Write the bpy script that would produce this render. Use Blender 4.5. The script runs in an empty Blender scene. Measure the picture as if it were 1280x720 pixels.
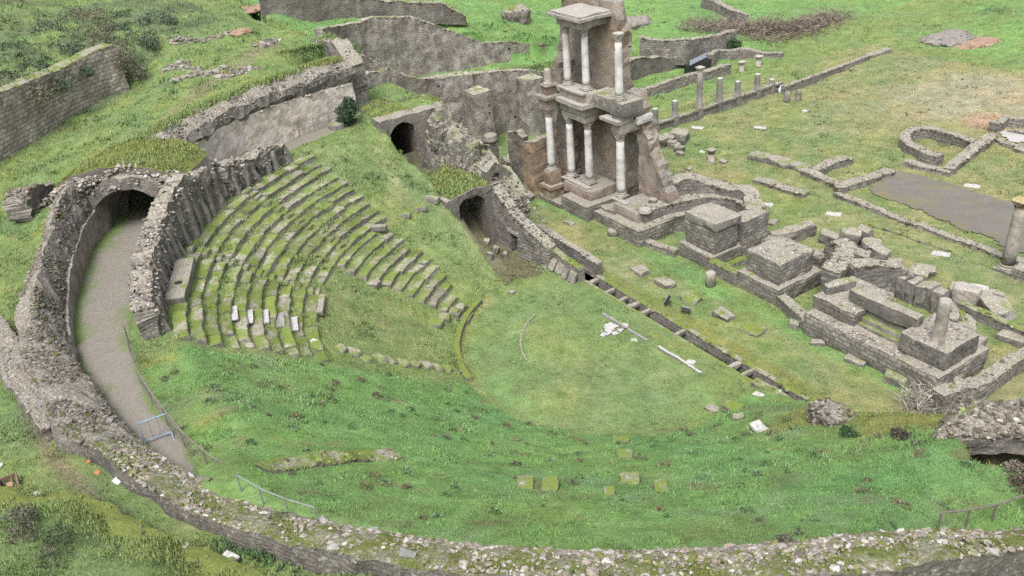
import bpy, math, random
import numpy as np
random.seed(7); RNG = np.random.default_rng(11)
S = bpy.context.scene; COL = S.collection
PI = math.pi
# ------------------------------------------------------------------ survey: the camera and the site grid (u along the stage, v away from the seats)
PITCH, ROLL, YAW, FPX = 0.51846152, -0.09169725, 0.54061319, 1095.65
CAMP = np.array([33.31287, -26.64980, 28.0])
def _axes():
    fw = np.array([0, math.cos(PITCH), -math.sin(PITCH)]); r = np.array([1, 0, 0.]); up = np.cross(r, fw)
    r2 = math.cos(ROLL)*r + math.sin(ROLL)*up; u2 = -math.sin(ROLL)*r + math.cos(ROLL)*up
    M = np.array([[math.sin(YAW), -math.cos(YAW), 0], [math.cos(YAW), math.sin(YAW), 0], [0, 0, 1.]])
    return M@r2, M@u2, M@fw
AR, AU, AF = _axes()
def at(x, y, z=0.):
    """ground point (u, v, z) surveyed at height z"""
    d = (x-640)*AR - (y-360)*AU + FPX*AF
    return CAMP + (z-CAMP[2])/d[2]*d
def proj(V):
    d = np.asarray(V)-CAMP; w = d@AF
    return 640+FPX*(d@AR)/w, 360-FPX*(d@AU)/w, w
def pol(r, a, z=0.):
    """point at radius r and angle a (0 = left end of the seating, 180 = right end)"""
    t = math.radians(a); return np.array([-r*math.cos(t), -r*math.sin(t), z])
# ------------------------------------------------------------------ noise
def _h(i, j, k, s):
    n = (i*73856093) ^ (j*19349663) ^ (k*83492791) ^ (s*2654435)
    n = (n ^ (n >> 13))*1274126177 & 0x7fffffff
    return ((n ^ (n >> 16)) & 0xffff)/65535.
def vnoise(P, s=0):
    P = np.asarray(P, float); i = np.floor(P).astype(np.int64); f = P-i; f = f*f*(3-2*f); o = 0
    for dx in (0, 1):
        for dy in (0, 1):
            for dz in (0, 1):
                w = (f[..., 0] if dx else 1-f[..., 0])*(f[..., 1] if dy else 1-f[..., 1])*(f[..., 2] if dz else 1-f[..., 2])
                o = o+w*_h(i[..., 0]+dx, i[..., 1]+dy, i[..., 2]+dz, s)
    return o*2-1
def fbm(P, sc=1., oc=3, s=0):
    P = np.asarray(P, float)*sc; o = 0; a = 1.; t = 0
    for k in range(oc):
        o = o+a*vnoise(P+k*17.3, s+k); t += a; a *= .5; P = P*2.03
    return o/t
def fb2(u, v, sc=1., oc=3, s=0): return fbm(np.stack([u, v, np.zeros_like(u)+.37], -1), sc, oc, s)
def sst(a, b, x): t = np.clip((x-a)/(b-a), 0, 1); return t*t*(3-2*t)
# ------------------------------------------------------------------ mesh building
class MB:
    def __init__(s): s.V = []; s.F = []; s.n = 0; s.C = []; s.T = []
    def add(s, V, F, col=None, muv=None):
        V = np.asarray(V, float)
        s.V.append(V); s.F.extend([tuple(int(i)+s.n for i in f) for f in F]); s.n += len(V)
        s.C.append(np.tile(np.array(col if col is not None else (1, 1, 1), float), (len(V), 1)) if np.ndim(col) < 2 else np.asarray(col, float))
        if muv is None: muv = np.stack([V[:, 0]+V[:, 1], V[:, 2], 0*V[:, 0]], -1)
        s.T.append(muv); return s
    def build(s, name, mat, parent=None, smooth=False, origin=None):
        V = np.concatenate(s.V)
        if parent is not None and origin is None: o = np.zeros(3)
        elif origin is None:
            lo, hi = V.min(0), V.max(0); o = np.array([(lo[0]+hi[0])/2, (lo[1]+hi[1])/2, lo[2]])
        else: o = np.asarray(origin, float)
        base = o if parent is None else np.array(parent.get('_o', (0, 0, 0)))
        me = bpy.data.meshes.new(name)
        me.from_pydata((V-base).tolist(), [], s.F)
        a = me.attributes.new('muv', 'FLOAT_VECTOR', 'POINT'); a.data.foreach_set('vector', np.concatenate(s.T).astype(np.float32).ravel())
        c = np.concatenate([np.concatenate(s.C), np.ones((len(V), 1))], 1)
        a = me.attributes.new('Col', 'FLOAT_COLOR', 'POINT'); a.data.foreach_set('color', c.astype(np.float32).ravel())
        if smooth: me.polygons.foreach_set('use_smooth', np.ones(len(me.polygons), bool))
        me.materials.append(mat); me.update()
        ob = bpy.data.objects.new(name, me); COL.objects.link(ob)
        if parent is not None:
            ob.parent = parent; ob['_o'] = [float(q) for q in base]
        if parent is not None and name in ('loose_stones', 'loose_rubble'): ob['kind'] = 'stuff'
        if parent is None:
            ob.location = base; ob['_o'] = [float(q) for q in base]
        return ob
def tag(o, label, cat, group=None, kind=None):
    if label: o['label'] = label
    if cat: o['category'] = cat
    if group: o['group'] = group
    if kind or label: o['kind'] = kind or 'thing'
    return o
def thing(name, loc, label, cat, group=None):
    o = bpy.data.objects.new(name, None); COL.objects.link(o); o.location = [float(q) for q in loc]
    o.empty_display_size = .3; o['_o'] = [float(q) for q in loc]
    return tag(o, label, cat, group)
def struct(o): o['kind'] = 'structure'; return o
# unit cube surface grid
def _cube(n):
    idx = {}; V = []; F = []
    def vid(p):
        k = tuple(np.round(p, 4))
        if k not in idx: idx[k] = len(V); V.append(p)
        return idx[k]
    t = np.linspace(-1, 1, n+1)
    for ax in range(3):
        for sg in (-1, 1):
            for i in range(n):
                for j in range(n):
                    q = []
                    for (a, b) in ((t[i], t[j]), (t[i+1], t[j]), (t[i+1], t[j+1]), (t[i], t[j+1])):
                        p = np.zeros(3); p[ax] = sg; p[(ax+1) % 3] = a; p[(ax+2) % 3] = b; q.append(vid(p))
                    F.append(q if sg > 0 else q[::-1])
    return np.array(V), F
CUBE = {n: _cube(n) for n in (1, 2, 3, 4, 5, 6, 8, 20)}
def rotm(rx, ry, rz):
    cx, sx, cy, sy, cz, sz = math.cos(rx), math.sin(rx), math.cos(ry), math.sin(ry), math.cos(rz), math.sin(rz)
    return np.array([[cz, -sz, 0], [sz, cz, 0], [0, 0, 1]])@np.array([[cy, 0, sy], [0, 1, 0], [-sy, 0, cy]])@np.array([[1, 0, 0], [0, cx, -sx], [0, sx, cx]])
def block(mb, c, sz, rot=(0, 0, 0), rough=.05, rnd=.12, n=5, col=None, seed=None, nsc=1.6, taper=0.):
    """a weathered stone block: c = centre of its base, sz = full sizes"""
    V, F = CUBE[n]; h = np.array(sz, float)/2; P = V.copy()
    e = np.sort(np.abs(P), 1); corner = np.clip(e[:, 1]-.55, 0, 1)*rnd*1.6+np.clip(e[:, 0]-.5, 0, 1)*rnd
    P = P*(1-corner[:, None]*np.array([1, 1, 1.])*min(h)/h.clip(.01)); P *= h
    if taper: P[:, :2] *= (1-taper*(P[:, 2:]/h[2]+1)/2)
    sd = int(RNG.integers(1e6)) if seed is None else seed
    nz = np.stack([fbm(P+sd % 997, nsc, 3, sd % 31), fbm(P+sd % 991+51, nsc, 3, sd % 29), fbm(P+sd % 983+97, nsc, 3, sd % 23)], -1)
    P = P+nz*rough*2; P[:, 2] += h[2]
    P = P@rotm(*rot).T+np.array(c, float)
    mb.add(P, F, col); return mb
def box(mb, lo, hi, col=None):
    V, F = CUBE[1]; lo = np.array(lo, float); hi = np.array(hi, float)
    mb.add(lo+(V+1)/2*(hi-lo), F, col); return mb
def gbox(mb, lo, hi, step=.3, rough=.03, ragged=0., col=None, seed=3, topfn=None, rnd=.05):
    """a masonry block on the site grid with finely divided, slightly uneven faces"""
    lo = np.array(lo, float); hi = np.array(hi, float); sz = hi-lo
    k = np.maximum(1, np.round(sz/step).astype(int)); idx = {}; V = []; F = []
    def vid(p):
        if p not in idx: idx[p] = len(V); V.append(p)
        return idx[p]
    for ax in range(3):
        b, c = (ax+1) % 3, (ax+2) % 3
        for sg in (0, k[ax]):
            for i in range(k[b]):
                for j in range(k[c]):
                    q = []
                    for (x, y) in ((i, j), (i+1, j), (i+1, j+1), (i, j+1)):
                        p = [0, 0, 0]; p[ax] = int(sg); p[b] = int(x); p[c] = int(y); q.append(vid(tuple(p)))
                    F.append(q if sg else q[::-1])
    I = np.array(V, float); P = lo+I/k*sz
    f = I/k*2-1
    ne = (np.abs(f) > .999).sum(1)
    P -= np.sign(f)*(np.abs(f) > .999)*rnd*(ne >= 2)[:, None]*.5
    if topfn is not None: P[:, 2] = lo[2]+(P[:, 2]-lo[2])*(topfn(P[:, 0], P[:, 1])-lo[2])/sz[2]
    if ragged: P[:, 2] += (I[:, 2]/k[2])**2*ragged*fb2(P[:, 0], P[:, 1], 1.1, 3, seed)
    for d in range(3): P[:, d] += rough*fbm(P+d*31.7, 1.3, 3, seed+d)*1.6
    mb.add(P, F, col); return mb
def lathe(mb, c, prof, segs=20, col=None, lean=(0, 0)):
    V = []; F = []
    for (r, z) in prof:
        for k in range(segs):
            t = 2*PI*k/segs; V.append((c[0]+r*math.cos(t)+lean[0]*z, c[1]+r*math.sin(t)+lean[1]*z, c[2]+z))
    for i in range(len(prof)-1):
        for k in range(segs):
            a = i*segs+k; b = i*segs+(k+1) % segs; F.append((a, b, b+segs, a+segs))
    F.append(tuple(range(segs))[::-1]); F.append(tuple((len(prof)-1)*segs+k for k in range(segs)))
    V = np.array(V); mb.add(V, F, col); return mb
def tube(mb, pts, r, segs=6, col=None):
    pts = [np.array(p, float) for p in pts]; V = []; F = []
    for i, p in enumerate(pts):
        d = pts[min(i+1, len(pts)-1)]-pts[max(i-1, 0)]; d /= np.linalg.norm(d)
        a = np.cross(d, (0, 0, 1.)); a = np.array([1., 0, 0]) if np.linalg.norm(a) < 1e-3 else a/np.linalg.norm(a); b = np.cross(a, d)
        for k in range(segs):
            t = 2*PI*k/segs; V.append(p+r*(math.cos(t)*a+math.sin(t)*b))
    for i in range(len(pts)-1):
        for k in range(segs):
            q = i*segs+k; w = i*segs+(k+1) % segs; F.append((q, w, w+segs, q+segs))
    F.append(tuple(range(segs))[::-1]); F.append(tuple((len(pts)-1)*segs+k for k in range(segs)))
    mb.add(V, F, col); return mb
def wall(mb, path, th, step=.3, rough=.05, ragged=.15, side=0, batter=0., seed=5, teeth=0., closed_bottom=True, dome=0., rs=1., stn=10.):
    """a wall along path [(u, v, z0, z1)]; side 0 = thickness both ways, 1 = to the left, -1 = to the right of its course"""
    P = np.array(path, float); L = np.r_[0, np.cumsum(np.hypot(np.diff(P[:, 0]), np.diff(P[:, 1])))]
    n = max(3, int(L[-1]/step)+1); s = np.linspace(0, L[-1], n)
    X = np.stack([np.interp(s, L, P[:, i]) for i in range(4)], 1)
    T = np.gradient(X[:, :2], axis=0); T /= np.linalg.norm(T, axis=1)[:, None].clip(1e-6); N = np.stack([-T[:, 1], T[:, 0]], 1)
    thv = np.interp(s, L, th) if np.ndim(th) else np.full(n, float(th))
    if side == 0: oa, ob_ = thv/2, -thv/2
    elif side > 0: oa, ob_ = thv, 0*thv
    else: oa, ob_ = 0*thv, -thv
    rg = ragged*fbm(np.stack([s*rs, 0*s, 0*s+seed], -1), .9, 4, seed)*1.5
    if teeth: rg = rg+teeth*(np.round(fbm(np.stack([s*1.3, 0*s+9, 0*s], -1), .7, 2, seed+3)*2.4)/2.4)
    zt = np.maximum(X[:, 3]+rg, X[:, 2]+.05)
    H = (X[:, 3]-X[:, 2]).max(); nz = max(2, int(H/step)); nt = max(2, int(thv.max()/step))
    sec = [('a', k/nz, 0) for k in range(nz+1)]+[('t', 1, k/nt) for k in range(1, nt)]+[('b', 1-k/nz, 1) for k in range(nz+1)]
    m = len(sec); V = np.zeros((n, m, 3)); U = np.zeros((n, m, 3))
    for j, (k, fz, ft) in enumerate(sec):
        off = oa if k == 'a' else ob_ if k == 'b' else oa+(ob_-oa)*ft
        z = X[:, 2]+(zt-X[:, 2])*fz
        if k == 't': z = z+dome*math.sin(PI*ft)+ragged*.5*fb2(X[:, 0]+N[:, 0]*off, X[:, 1]+N[:, 1]*off, 1.5, 2, seed)
        if batter: off = off+np.sign(off-(oa+ob_)/2)*batter*(1-fz)
        V[:, j, 0] = X[:, 0]+N[:, 0]*off; V[:, j, 1] = X[:, 1]+N[:, 1]*off; V[:, j, 2] = z
        U[:, j, 0] = s; U[:, j, 1] = z; U[:, j, 2] = off
    q = V.reshape(-1, 3)
    for d in range(3): q[:, d] += rough*1.6*fbm(q+d*23.1, 1.4, 3, seed+d)
    F = []
    for i in range(n-1):
        for j in range(m-1): F.append((i*m+j, i*m+j+1, (i+1)*m+j+1, (i+1)*m+j))
        if closed_bottom: F.append((i*m+m-1, i*m, (i+1)*m, (i+1)*m+m-1))
    for e, rev in ((0, True), (n-1, False)):   # end faces as a grid of strips
        for k in range(nz):
            a, b, c, d = e*m+k, e*m+k+1, e*m+(m-2-k), e*m+(m-1-k)
            if k == nz-1:
                f = [e*m+j for j in range(k, m-k)]
            else: f = [a, b, c, d]
            F.append(tuple(f) if not rev else tuple(f[::-1]))
    F = [f[::-1] for f in F]
    mb.add(q, F, None, U.reshape(-1, 3))
    k = int(stn*L[-1]*thv.mean()*1.2)
    if k:
        rng = np.random.default_rng(seed); W_ = q.reshape(n, m, 3); i = rng.uniform(0, n-1.01, k); e = i.astype(int); f = (i-e)[:, None]; j = rng.integers(nz, nz+nt+1, k)
        Pp = W_[e, j]*(1-f)+W_[e+1, j]*f; j2 = np.minimum(j+1, nz+nt); P2 = W_[e, j2]*(1-f)+W_[e+1, j2]*f; Pp = Pp+(P2-Pp)*rng.uniform(0, 1, (k, 1))
        stones(mb, Pp-np.array((0, 0, .01)), rng.gamma(5, .013, k)+.03, .6, seed=seed, cols=np.array([(.7, .68, .64), (1., .98, .95), (1.25, 1.23, 1.2), (1.45, 1.45, 1.45), (.8, .72, .6), (.6, .58, .5)]))
    return mb
ICO_V = None
def _ico():
    t = (1+5**.5)/2
    V = np.array([(-1, t, 0), (1, t, 0), (-1, -t, 0), (1, -t, 0), (0, -1, t), (0, 1, t), (0, -1, -t), (0, 1, -t), (t, 0, -1), (t, 0, 1), (-t, 0, -1), (-t, 0, 1)], float)
    V /= np.linalg.norm(V[0])
    F = [(0, 11, 5), (0, 5, 1), (0, 1, 7), (0, 7, 10), (0, 10, 11), (1, 5, 9), (5, 11, 4), (11, 10, 2), (10, 7, 6), (7, 1, 8), (3, 9, 4), (3, 4, 2), (3, 2, 6), (3, 6, 8), (3, 8, 9), (4, 9, 5), (2, 4, 11), (6, 2, 10), (8, 6, 7), (9, 8, 1)]
    return V, np.array(F)
ICO = _ico()
STONE_COLS = np.array([(.34, .31, .27), (.27, .245, .21), (.37, .345, .31), (.46, .445, .42), (.28, .23, .18), (.2, .185, .165), (.38, .33, .28)])
def stones(mb, P, size, flat=.6, cols=STONE_COLS, cw=None, seed=1):
    """many loose stones, one per point of P"""
    rng = np.random.default_rng(seed); V, F = ICO; n = len(P)
    if n == 0: return mb
    size = np.broadcast_to(size, (n,))
    J = V[None]*(1+rng.uniform(-.3, .3, (n, 12, 1)))
    sc = np.stack([rng.uniform(.7, 1.35, n), rng.uniform(.7, 1.2, n), rng.uniform(.6, 1.1, n)*flat], -1)*size[:, None]
    J = J*sc[:, None, :]
    A = rng.uniform(0, 2*PI, n); B = rng.uniform(-.5, .5, n)
    ca, sa, cb, sb = np.cos(A), np.sin(A), np.cos(B), np.sin(B)
    x, y, z = J[..., 0], J[..., 1], J[..., 2]
    y, z = y*cb[:, None]-z*sb[:, None], y*sb[:, None]+z*cb[:, None]
    x, y = x*ca[:, None]-y*sa[:, None], x*sa[:, None]+y*ca[:, None]
    Q = np.stack([x, y, z], -1)+np.asarray(P)[:, None, :]
    Fs = (F[None]+12*np.arange(n)[:, None, None]).reshape(-1, 3)
    c = cols[rng.choice(len(cols), n, p=cw)]*rng.uniform(.55, 1.05, (n, 1))
    mb.add(Q.reshape(-1, 3), Fs, np.repeat(c, 12, 0)); return mb
# ------------------------------------------------------------------ materials
class NT:
    def __init__(s, name):
        s.m = bpy.data.materials.new(name); s.m.use_nodes = True; s.t = s.m.node_tree; s.t.nodes.clear()
        s.out = s.n('ShaderNodeOutputMaterial'); s.b = s.n('ShaderNodeBsdfPrincipled'); s.l(s.b.outputs[0], s.out.inputs[0])
        s.pos = s.n('ShaderNodeNewGeometry').outputs['Position']
    def n(s, t, **k):
        o = s.t.nodes.new(t)
        for a, b in k.items(): setattr(o, a, b)
        return o
    def l(s, a, b): s.t.links.new(a, b)
    def set(s, i, v):
        if hasattr(v, 'is_output'): s.l(v, i)
        else: i.default_value = (*v, 1.) if isinstance(v, tuple) and len(v) == 3 and i.type == 'RGBA' else v
    def attr(s, name, o='Vector'): return s.n('ShaderNodeAttribute', attribute_name=name).outputs[o]
    def noise(s, sc, det=4, rough=.55, vec=None, dist=0.):
        k = s.n('ShaderNodeTexNoise'); s.l(vec if vec else s.pos, k.inputs['Vector'])
        k.inputs['Scale'].default_value = sc; k.inputs['Detail'].default_value = det; k.inputs['Roughness'].default_value = rough; k.inputs['Distortion'].default_value = dist
        return k.outputs['Fac']
    def vor(s, sc, vec=None, feat='F1', out='Distance', rnd=1.):
        k = s.n('ShaderNodeTexVoronoi', feature=feat); s.l(vec if vec else s.pos, k.inputs['Vector']); k.inputs['Scale'].default_value = sc; k.inputs['Randomness'].default_value = rnd
        return k.outputs[out]
    def ramp(s, f, *st):
        k = s.n('ShaderNodeValToRGB'); s.l(f, k.inputs[0]); e = k.color_ramp.elements
        while len(e) < len(st): e.new(.5)
        for q, (p, c) in zip(e, st):
            q.position = p; q.color = (c, c, c, 1) if not isinstance(c, tuple) else (*c, 1)
        return k.outputs['Color']
    def mix(s, f, a, b, bl='MIX'):
        k = s.n('ShaderNodeMix', data_type='RGBA', blend_type=bl); s.set(k.inputs[0], f); s.set(k.inputs[6], a); s.set(k.inputs[7], b); return k.outputs[2]
    def math(s, op, a, b=0., c=None, clamp=False):
        k = s.n('ShaderNodeMath', operation=op, use_clamp=clamp); s.set(k.inputs[0], a); s.set(k.inputs[1], b)
        if c is not None: s.set(k.inputs[2], c)
        return k.outputs[0]
    def up(s):
        g = s.n('ShaderNodeNewGeometry'); x = s.n('ShaderNodeSeparateXYZ'); s.l(g.outputs['Normal'], x.inputs[0]); return x.outputs['Z']
    def bump(s, h, st=.4, d=.05):
        k = s.n('ShaderNodeBump'); k.inputs['Strength'].default_value = st; k.inputs['Distance'].default_value = d; s.l(h, k.inputs['Height']); s.l(k.outputs[0], s.b.inputs['Normal'])
    def done(s, col, rough=.9, spec=.25, metal=0.):
        s.set(s.b.inputs['Base Color'], col); s.set(s.b.inputs['Roughness'], rough); s.b.inputs['Specular IOR Level'].default_value = spec; s.b.inputs['Metallic'].default_value = metal
        return s.m
MOSS = (.175, .205, .05); MOSS2 = (.09, .14, .035); LICH = (.43, .42, .38)
def m_stone(name, c1=(.46, .42, .37), c2=(.2, .18, .15), mort=(.055, .048, .04), bw=.55, bh=.26, brick=.8, moss=.5, top=(.24, .22, .18), lich=.35, orange=0., dark=.4, bump=.6, wash=None, white=None, hole_shade=0., useattr=False, streak=0., dim=.66, mossc=None, upr=(.45, .75)):
    t = NT(name); c1 = tuple(q*dim for q in c1); c2 = tuple(q*dim*.95 for q in c2); top = tuple(q*.98 for q in top); c1 = tuple(q*.92 for q in c1); c2 = tuple(q*.85 for q in c2)
    mv = t.attr('muv')
    wob = t.n('ShaderNodeMix', data_type='VECTOR'); nz = t.n('ShaderNodeTexNoise'); t.l(t.pos, nz.inputs['Vector']); nz.inputs['Scale'].default_value = 2.1; nz.inputs['Detail'].default_value = 2
    sb = t.n('ShaderNodeVectorMath', operation='SUBTRACT'); t.l(nz.outputs['Color'], sb.inputs[0]); sb.inputs[1].default_value = (.5, .5, .5)
    sc = t.n('ShaderNodeVectorMath', operation='SCALE'); t.l(sb.outputs[0], sc.inputs[0]); sc.inputs['Scale'].default_value = .24
    ad = t.n('ShaderNodeVectorMath', operation='ADD'); t.l(mv, ad.inputs[0]); t.l(sc.outputs[0], ad.inputs[1])
    br = t.n('ShaderNodeTexBrick', offset=.5); t.l(ad.outputs[0], br.inputs['Vector'])
    for k, v in (('Color1', (*c1, 1)), ('Color2', (*c2, 1)), ('Mortar', (*mort, 1)), ('Scale', 1.), ('Mortar Size', .04), ('Mortar Smooth', .35), ('Bias', 0.), ('Brick Width', bw), ('Row Height', bh)): br.inputs[k].default_value = v
    big = t.noise(.35, 4, .6); med = t.noise(2.2, 5, .65); fin = t.noise(14, 5, .7)
    plain = t.mix(t.ramp(med, (.3, 0.), (.7, 1.)), c1, c2)
    cellv = t.vor(1./bw*1.3, vec=ad.outputs[0], out='Color'); sx = t.n('ShaderNodeSeparateColor'); t.l(cellv, sx.inputs[0])
    col = t.mix(brick, plain, br.outputs['Color'])
    vv = t.ramp(sx.outputs[0], (.0, .5), (1., 1.25)); col = t.mix(.8, col, t.mix(1., col, vv, 'MULTIPLY'))
    col = t.mix(.3, col, t.mix(t.ramp(fin, (.3, 0.), (.7, 1.)), (.14, .125, .11), (.5, .47, .43)))
    col = t.mix(t.math('MULTIPLY', t.ramp(big, (.42, 0.), (.62, 1.)), dark), col, (.07, .066, .06))
    col = t.mix(t.math('MULTIPLY', t.ramp(t.noise(1.3, 6, .7), (.5, 0.), (.64, 1.)), dark*1.1), col, (.06, .056, .05))
    if streak:
        mp = t.n('ShaderNodeMapping'); t.l(t.pos, mp.inputs[0]); mp.inputs['Scale'].default_value = (1.1, 1.1, .13)
        col = t.mix(t.math('MULTIPLY', t.ramp(t.noise(1., 5, .65, vec=mp.outputs[0]), (.44, 0.), (.62, 1.)), streak), col, (.085, .075, .062))
    if wash: col = t.mix(t.math('MULTIPLY', t.ramp(t.noise(.8, 5, .6), (.42, 0.), (.62, 1.)), wash[1]), col, wash[0])
    if orange: col = t.mix(t.math('MULTIPLY', t.ramp(t.noise(.55, 5, .65), (.42, 0.), (.7, 1.)), orange), col, (.32, .17, .07))
    if white: col = t.mix(t.math('MULTIPLY', t.ramp(t.noise(.9, 5, .65), (.48, 0.), (.66, 1.)), white), col, (.56, .52, .5))
    if hole_shade: col = t.mix(t.math('MULTIPLY', t.math('LESS_THAN', t.vor(.75, vec=mv, rnd=.8), .09), hole_shade), col, (.03, .027, .024))  # near-black dots put the shade of small wall holes into the colour
    if lich: col = t.mix(t.math('MULTIPLY', t.ramp(t.noise(5., 4, .7), (.56, 0.), (.66, 1.)), lich), col, LICH)
    u = t.up(); um = t.math('ADD', u, t.math('MULTIPLY', t.math('SUBTRACT', med, .5), .9))
    um = t.ramp(um, (upr[0], 0.), (upr[1], 1.))
    tc = t.mix(t.ramp(fin, (.35, 0.), (.65, 1.)), tuple(q*.6 for q in top), tuple(min(.6, q*1.35) for q in top))
    tc = t.mix(t.math('MULTIPLY', t.ramp(t.noise(9., 3, .6), (.55, 0.), (.62, 1.)), .55), tc, (.45, .44, .41))
    mo = t.mix(t.ramp(fin, (.35, 0.), (.65, 1.)), *(mossc or (MOSS2, MOSS)))
    tc = t.mix(t.ramp(t.math('ADD', t.noise(.9, 5, .7), (moss-.5)*.7), (.45, 0.), (.58, 1.)), tc, mo)
    col = t.mix(um, col, tc)
    if useattr: col = t.mix(1., col, t.attr('Col', 'Color'), 'MULTIPLY')
    h = t.math('ADD', t.math('MULTIPLY', br.outputs['Fac'], -.5*brick), t.math('ADD', t.math('MULTIPLY', med, .6), t.math('MULTIPLY', fin, .6)))
    t.bump(h, bump, .06)
    return t.done(col, .95, .15)
M = {}
M['masonry'] = m_stone('masonry', brick=.95, moss=.3, useattr=True)
M['masonry_mossy'] = m_stone('mossy_masonry', brick=.7, moss=.6, useattr=True)
M['back_wall'] = m_stone('pale_masonry', useattr=True, dim=1.05, c1=(.42, .385, .335), c2=(.29, .26, .22), bw=.36, bh=.18, brick=.7, moss=.45, dark=.45, hole_shade=1., lich=.35, orange=.1, white=.35, streak=.55, top=(.3, .28, .24))
M['dark_wall'] = m_stone('dark_masonry', useattr=True, c1=(.26, .235, .20), c2=(.17, .155, .13), bw=.45, bh=.22, brick=.6, moss=.45, dark=.6, hole_shade=.8, lich=.3, streak=.6)
M['big_wall'] = m_stone('ashlar_masonry', dim=1.3, c1=(.44, .39, .31), c2=(.32, .275, .22), mort=(.13, .115, .09), bw=.55, bh=.28, brick=.9, moss=.55, dark=.15, hole_shade=.5, lich=.25, streak=.3)
M['frons_brick'] = m_stone('weathered_brick', c1=(.37, .30, .225), c2=(.26, .21, .165), mort=(.13, .10, .075), bw=.36, bh=.13, brick=.85, moss=.1, orange=.3, dark=.45, lich=.2, wash=((.31, .275, .235), .5), streak=.2, dim=1., useattr=True, top=(.2, .19, .17))
M['frons_pod'] = m_stone('podium_brick', dim=1., c1=(.36, .26, .18), c2=(.29, .225, .17), bw=.36, bh=.14, brick=.75, moss=.35, orange=.25, dark=.3, lich=.25, wash=((.34, .31, .28), .6), top=(.22, .2, .17))
M['sandstone'] = m_stone('orange_sandstone', dim=1., c1=(.38, .26, .15), c2=(.29, .21, .14), brick=0., moss=.25, orange=.28, dark=.4, lich=.2)
M['grey_stone'] = m_stone('grey_stone', c1=(.31, .285, .255), c2=(.22, .2, .175), brick=0., moss=.4, dark=.4, lich=.4, useattr=True)
M['dark_stone'] = m_stone('dark_stone', c1=(.23, .21, .185), c2=(.15, .14, .12), brick=0., moss=.35, dark=.4, lich=.3, useattr=True)
M['mossy_stone'] = m_stone('mossy_stone', c1=(.42, .39, .345), c2=(.27, .25, .215), brick=0., moss=.57, upr=(.12, .68), dark=.3, lich=.35, useattr=True)
M['travertine'] = m_stone('pale_entablature_stone', dim=.9, c1=(.45, .41, .35), c2=(.33, .30, .25), brick=0., moss=.15, dark=.3, lich=.4, orange=.15, top=(.3, .28, .25))
M['rubble_core'] = m_stone('rubble_core', useattr=True, c1=(.30, .265, .22), c2=(.18, .16, .135), bw=.22, bh=.14, brick=.35, moss=.2, dark=.45, lich=.5, bump=1.)
M['ring_core'] = m_stone('ring_rubble', useattr=True, mossc=((.075, .105, .028), (.145, .155, .045)), c1=(.33, .29, .25), c2=(.2, .18, .15), bw=.3, bh=.16, brick=.65, moss=.55, dark=.5, lich=.5, bump=.9, streak=.5, top=(.19, .18, .13))
M['plaster'] = m_stone('old_plaster', c1=(.54, .49, .42), c2=(.45, .40, .34), bw=.5, bh=.25, brick=.15, moss=.2, dark=.05, lich=.15, orange=.22, white=.8, dim=1.4)
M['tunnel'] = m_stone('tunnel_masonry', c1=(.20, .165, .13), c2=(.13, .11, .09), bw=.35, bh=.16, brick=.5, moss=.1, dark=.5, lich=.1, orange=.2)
def m_simple(name, c, rough=.6, var=.25, sc=6., metal=0., spec=.3, c2=None, bump=0.):
    t = NT(name); n = t.noise(sc, 4, .6)
    col = t.mix(t.ramp(n, (.35, 0.), (.65, 1.)), tuple(q*(1-var) for q in c) if c2 is None else c2, c)
    if bump: t.bump(n, bump, .03)
    return t.done(col, rough, spec, metal)
def m_marble():
    t = NT('white_marble'); a = t.noise(1.1, 5, .65); b = t.noise(9, 4, .6)
    mp = t.n('ShaderNodeMapping'); t.l(t.pos, mp.inputs[0]); mp.inputs['Scale'].default_value = (5, 5, .5)
    st = t.noise(1., 4, .6, vec=mp.outputs[0])
    col = t.mix(t.ramp(b, (.3, 0.), (.7, 1.)), (.46, .445, .42), (.58, .57, .55))
    col = t.mix(t.math('MULTIPLY', t.ramp(a, (.45, 0.), (.62, 1.)), .7), col, (.27, .255, .245))
    col = t.mix(t.math('MULTIPLY', t.ramp(st, (.55, 0.), (.7, 1.)), .35), col, (.4, .37, .33))
    t.bump(b, .2, .02); return t.done(col, .7, .3)
M['marble'] = m_marble()
def m_capital():
    t = NT('carved_marble'); a = t.noise(9, 4, .7); b = t.vor(9.)
    col = t.mix(t.ramp(b, (.1, 0.), (.5, 1.)), (.6, .57, .53), (.3, .28, .25)); col = t.mix(t.ramp(a, (.4, 0.), (.7, .6)), col, (.42, .38, .32))
    t.bump(b, .8, .05); return t.done(col, .8, .2)
M['capital'] = m_capital()
def m_attr(name, rough=.95, fine=18., lo=.65, hi=1.3, bump=.5):
    t = NT(name); n = t.noise(fine, 4, .65)
    k = t.ramp(n, (.3, lo/1.4), (.7, hi/1.4)); col = t.mix(1., t.attr('Col', 'Color'), k, 'MULTIPLY')
    sc = t.n('ShaderNodeVectorMath', operation='SCALE'); t.l(col, sc.inputs[0]); sc.inputs['Scale'].default_value = 1.4
    t.bump(n, bump, .03); return t.done(sc.outputs[0], rough, .15)
M['loose_stone'] = m_attr('loose_stone', fine=11.)
M['leaf'] = m_attr('leaf', rough=.7, fine=3., lo=.85, hi=1.15, bump=0.)
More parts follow.
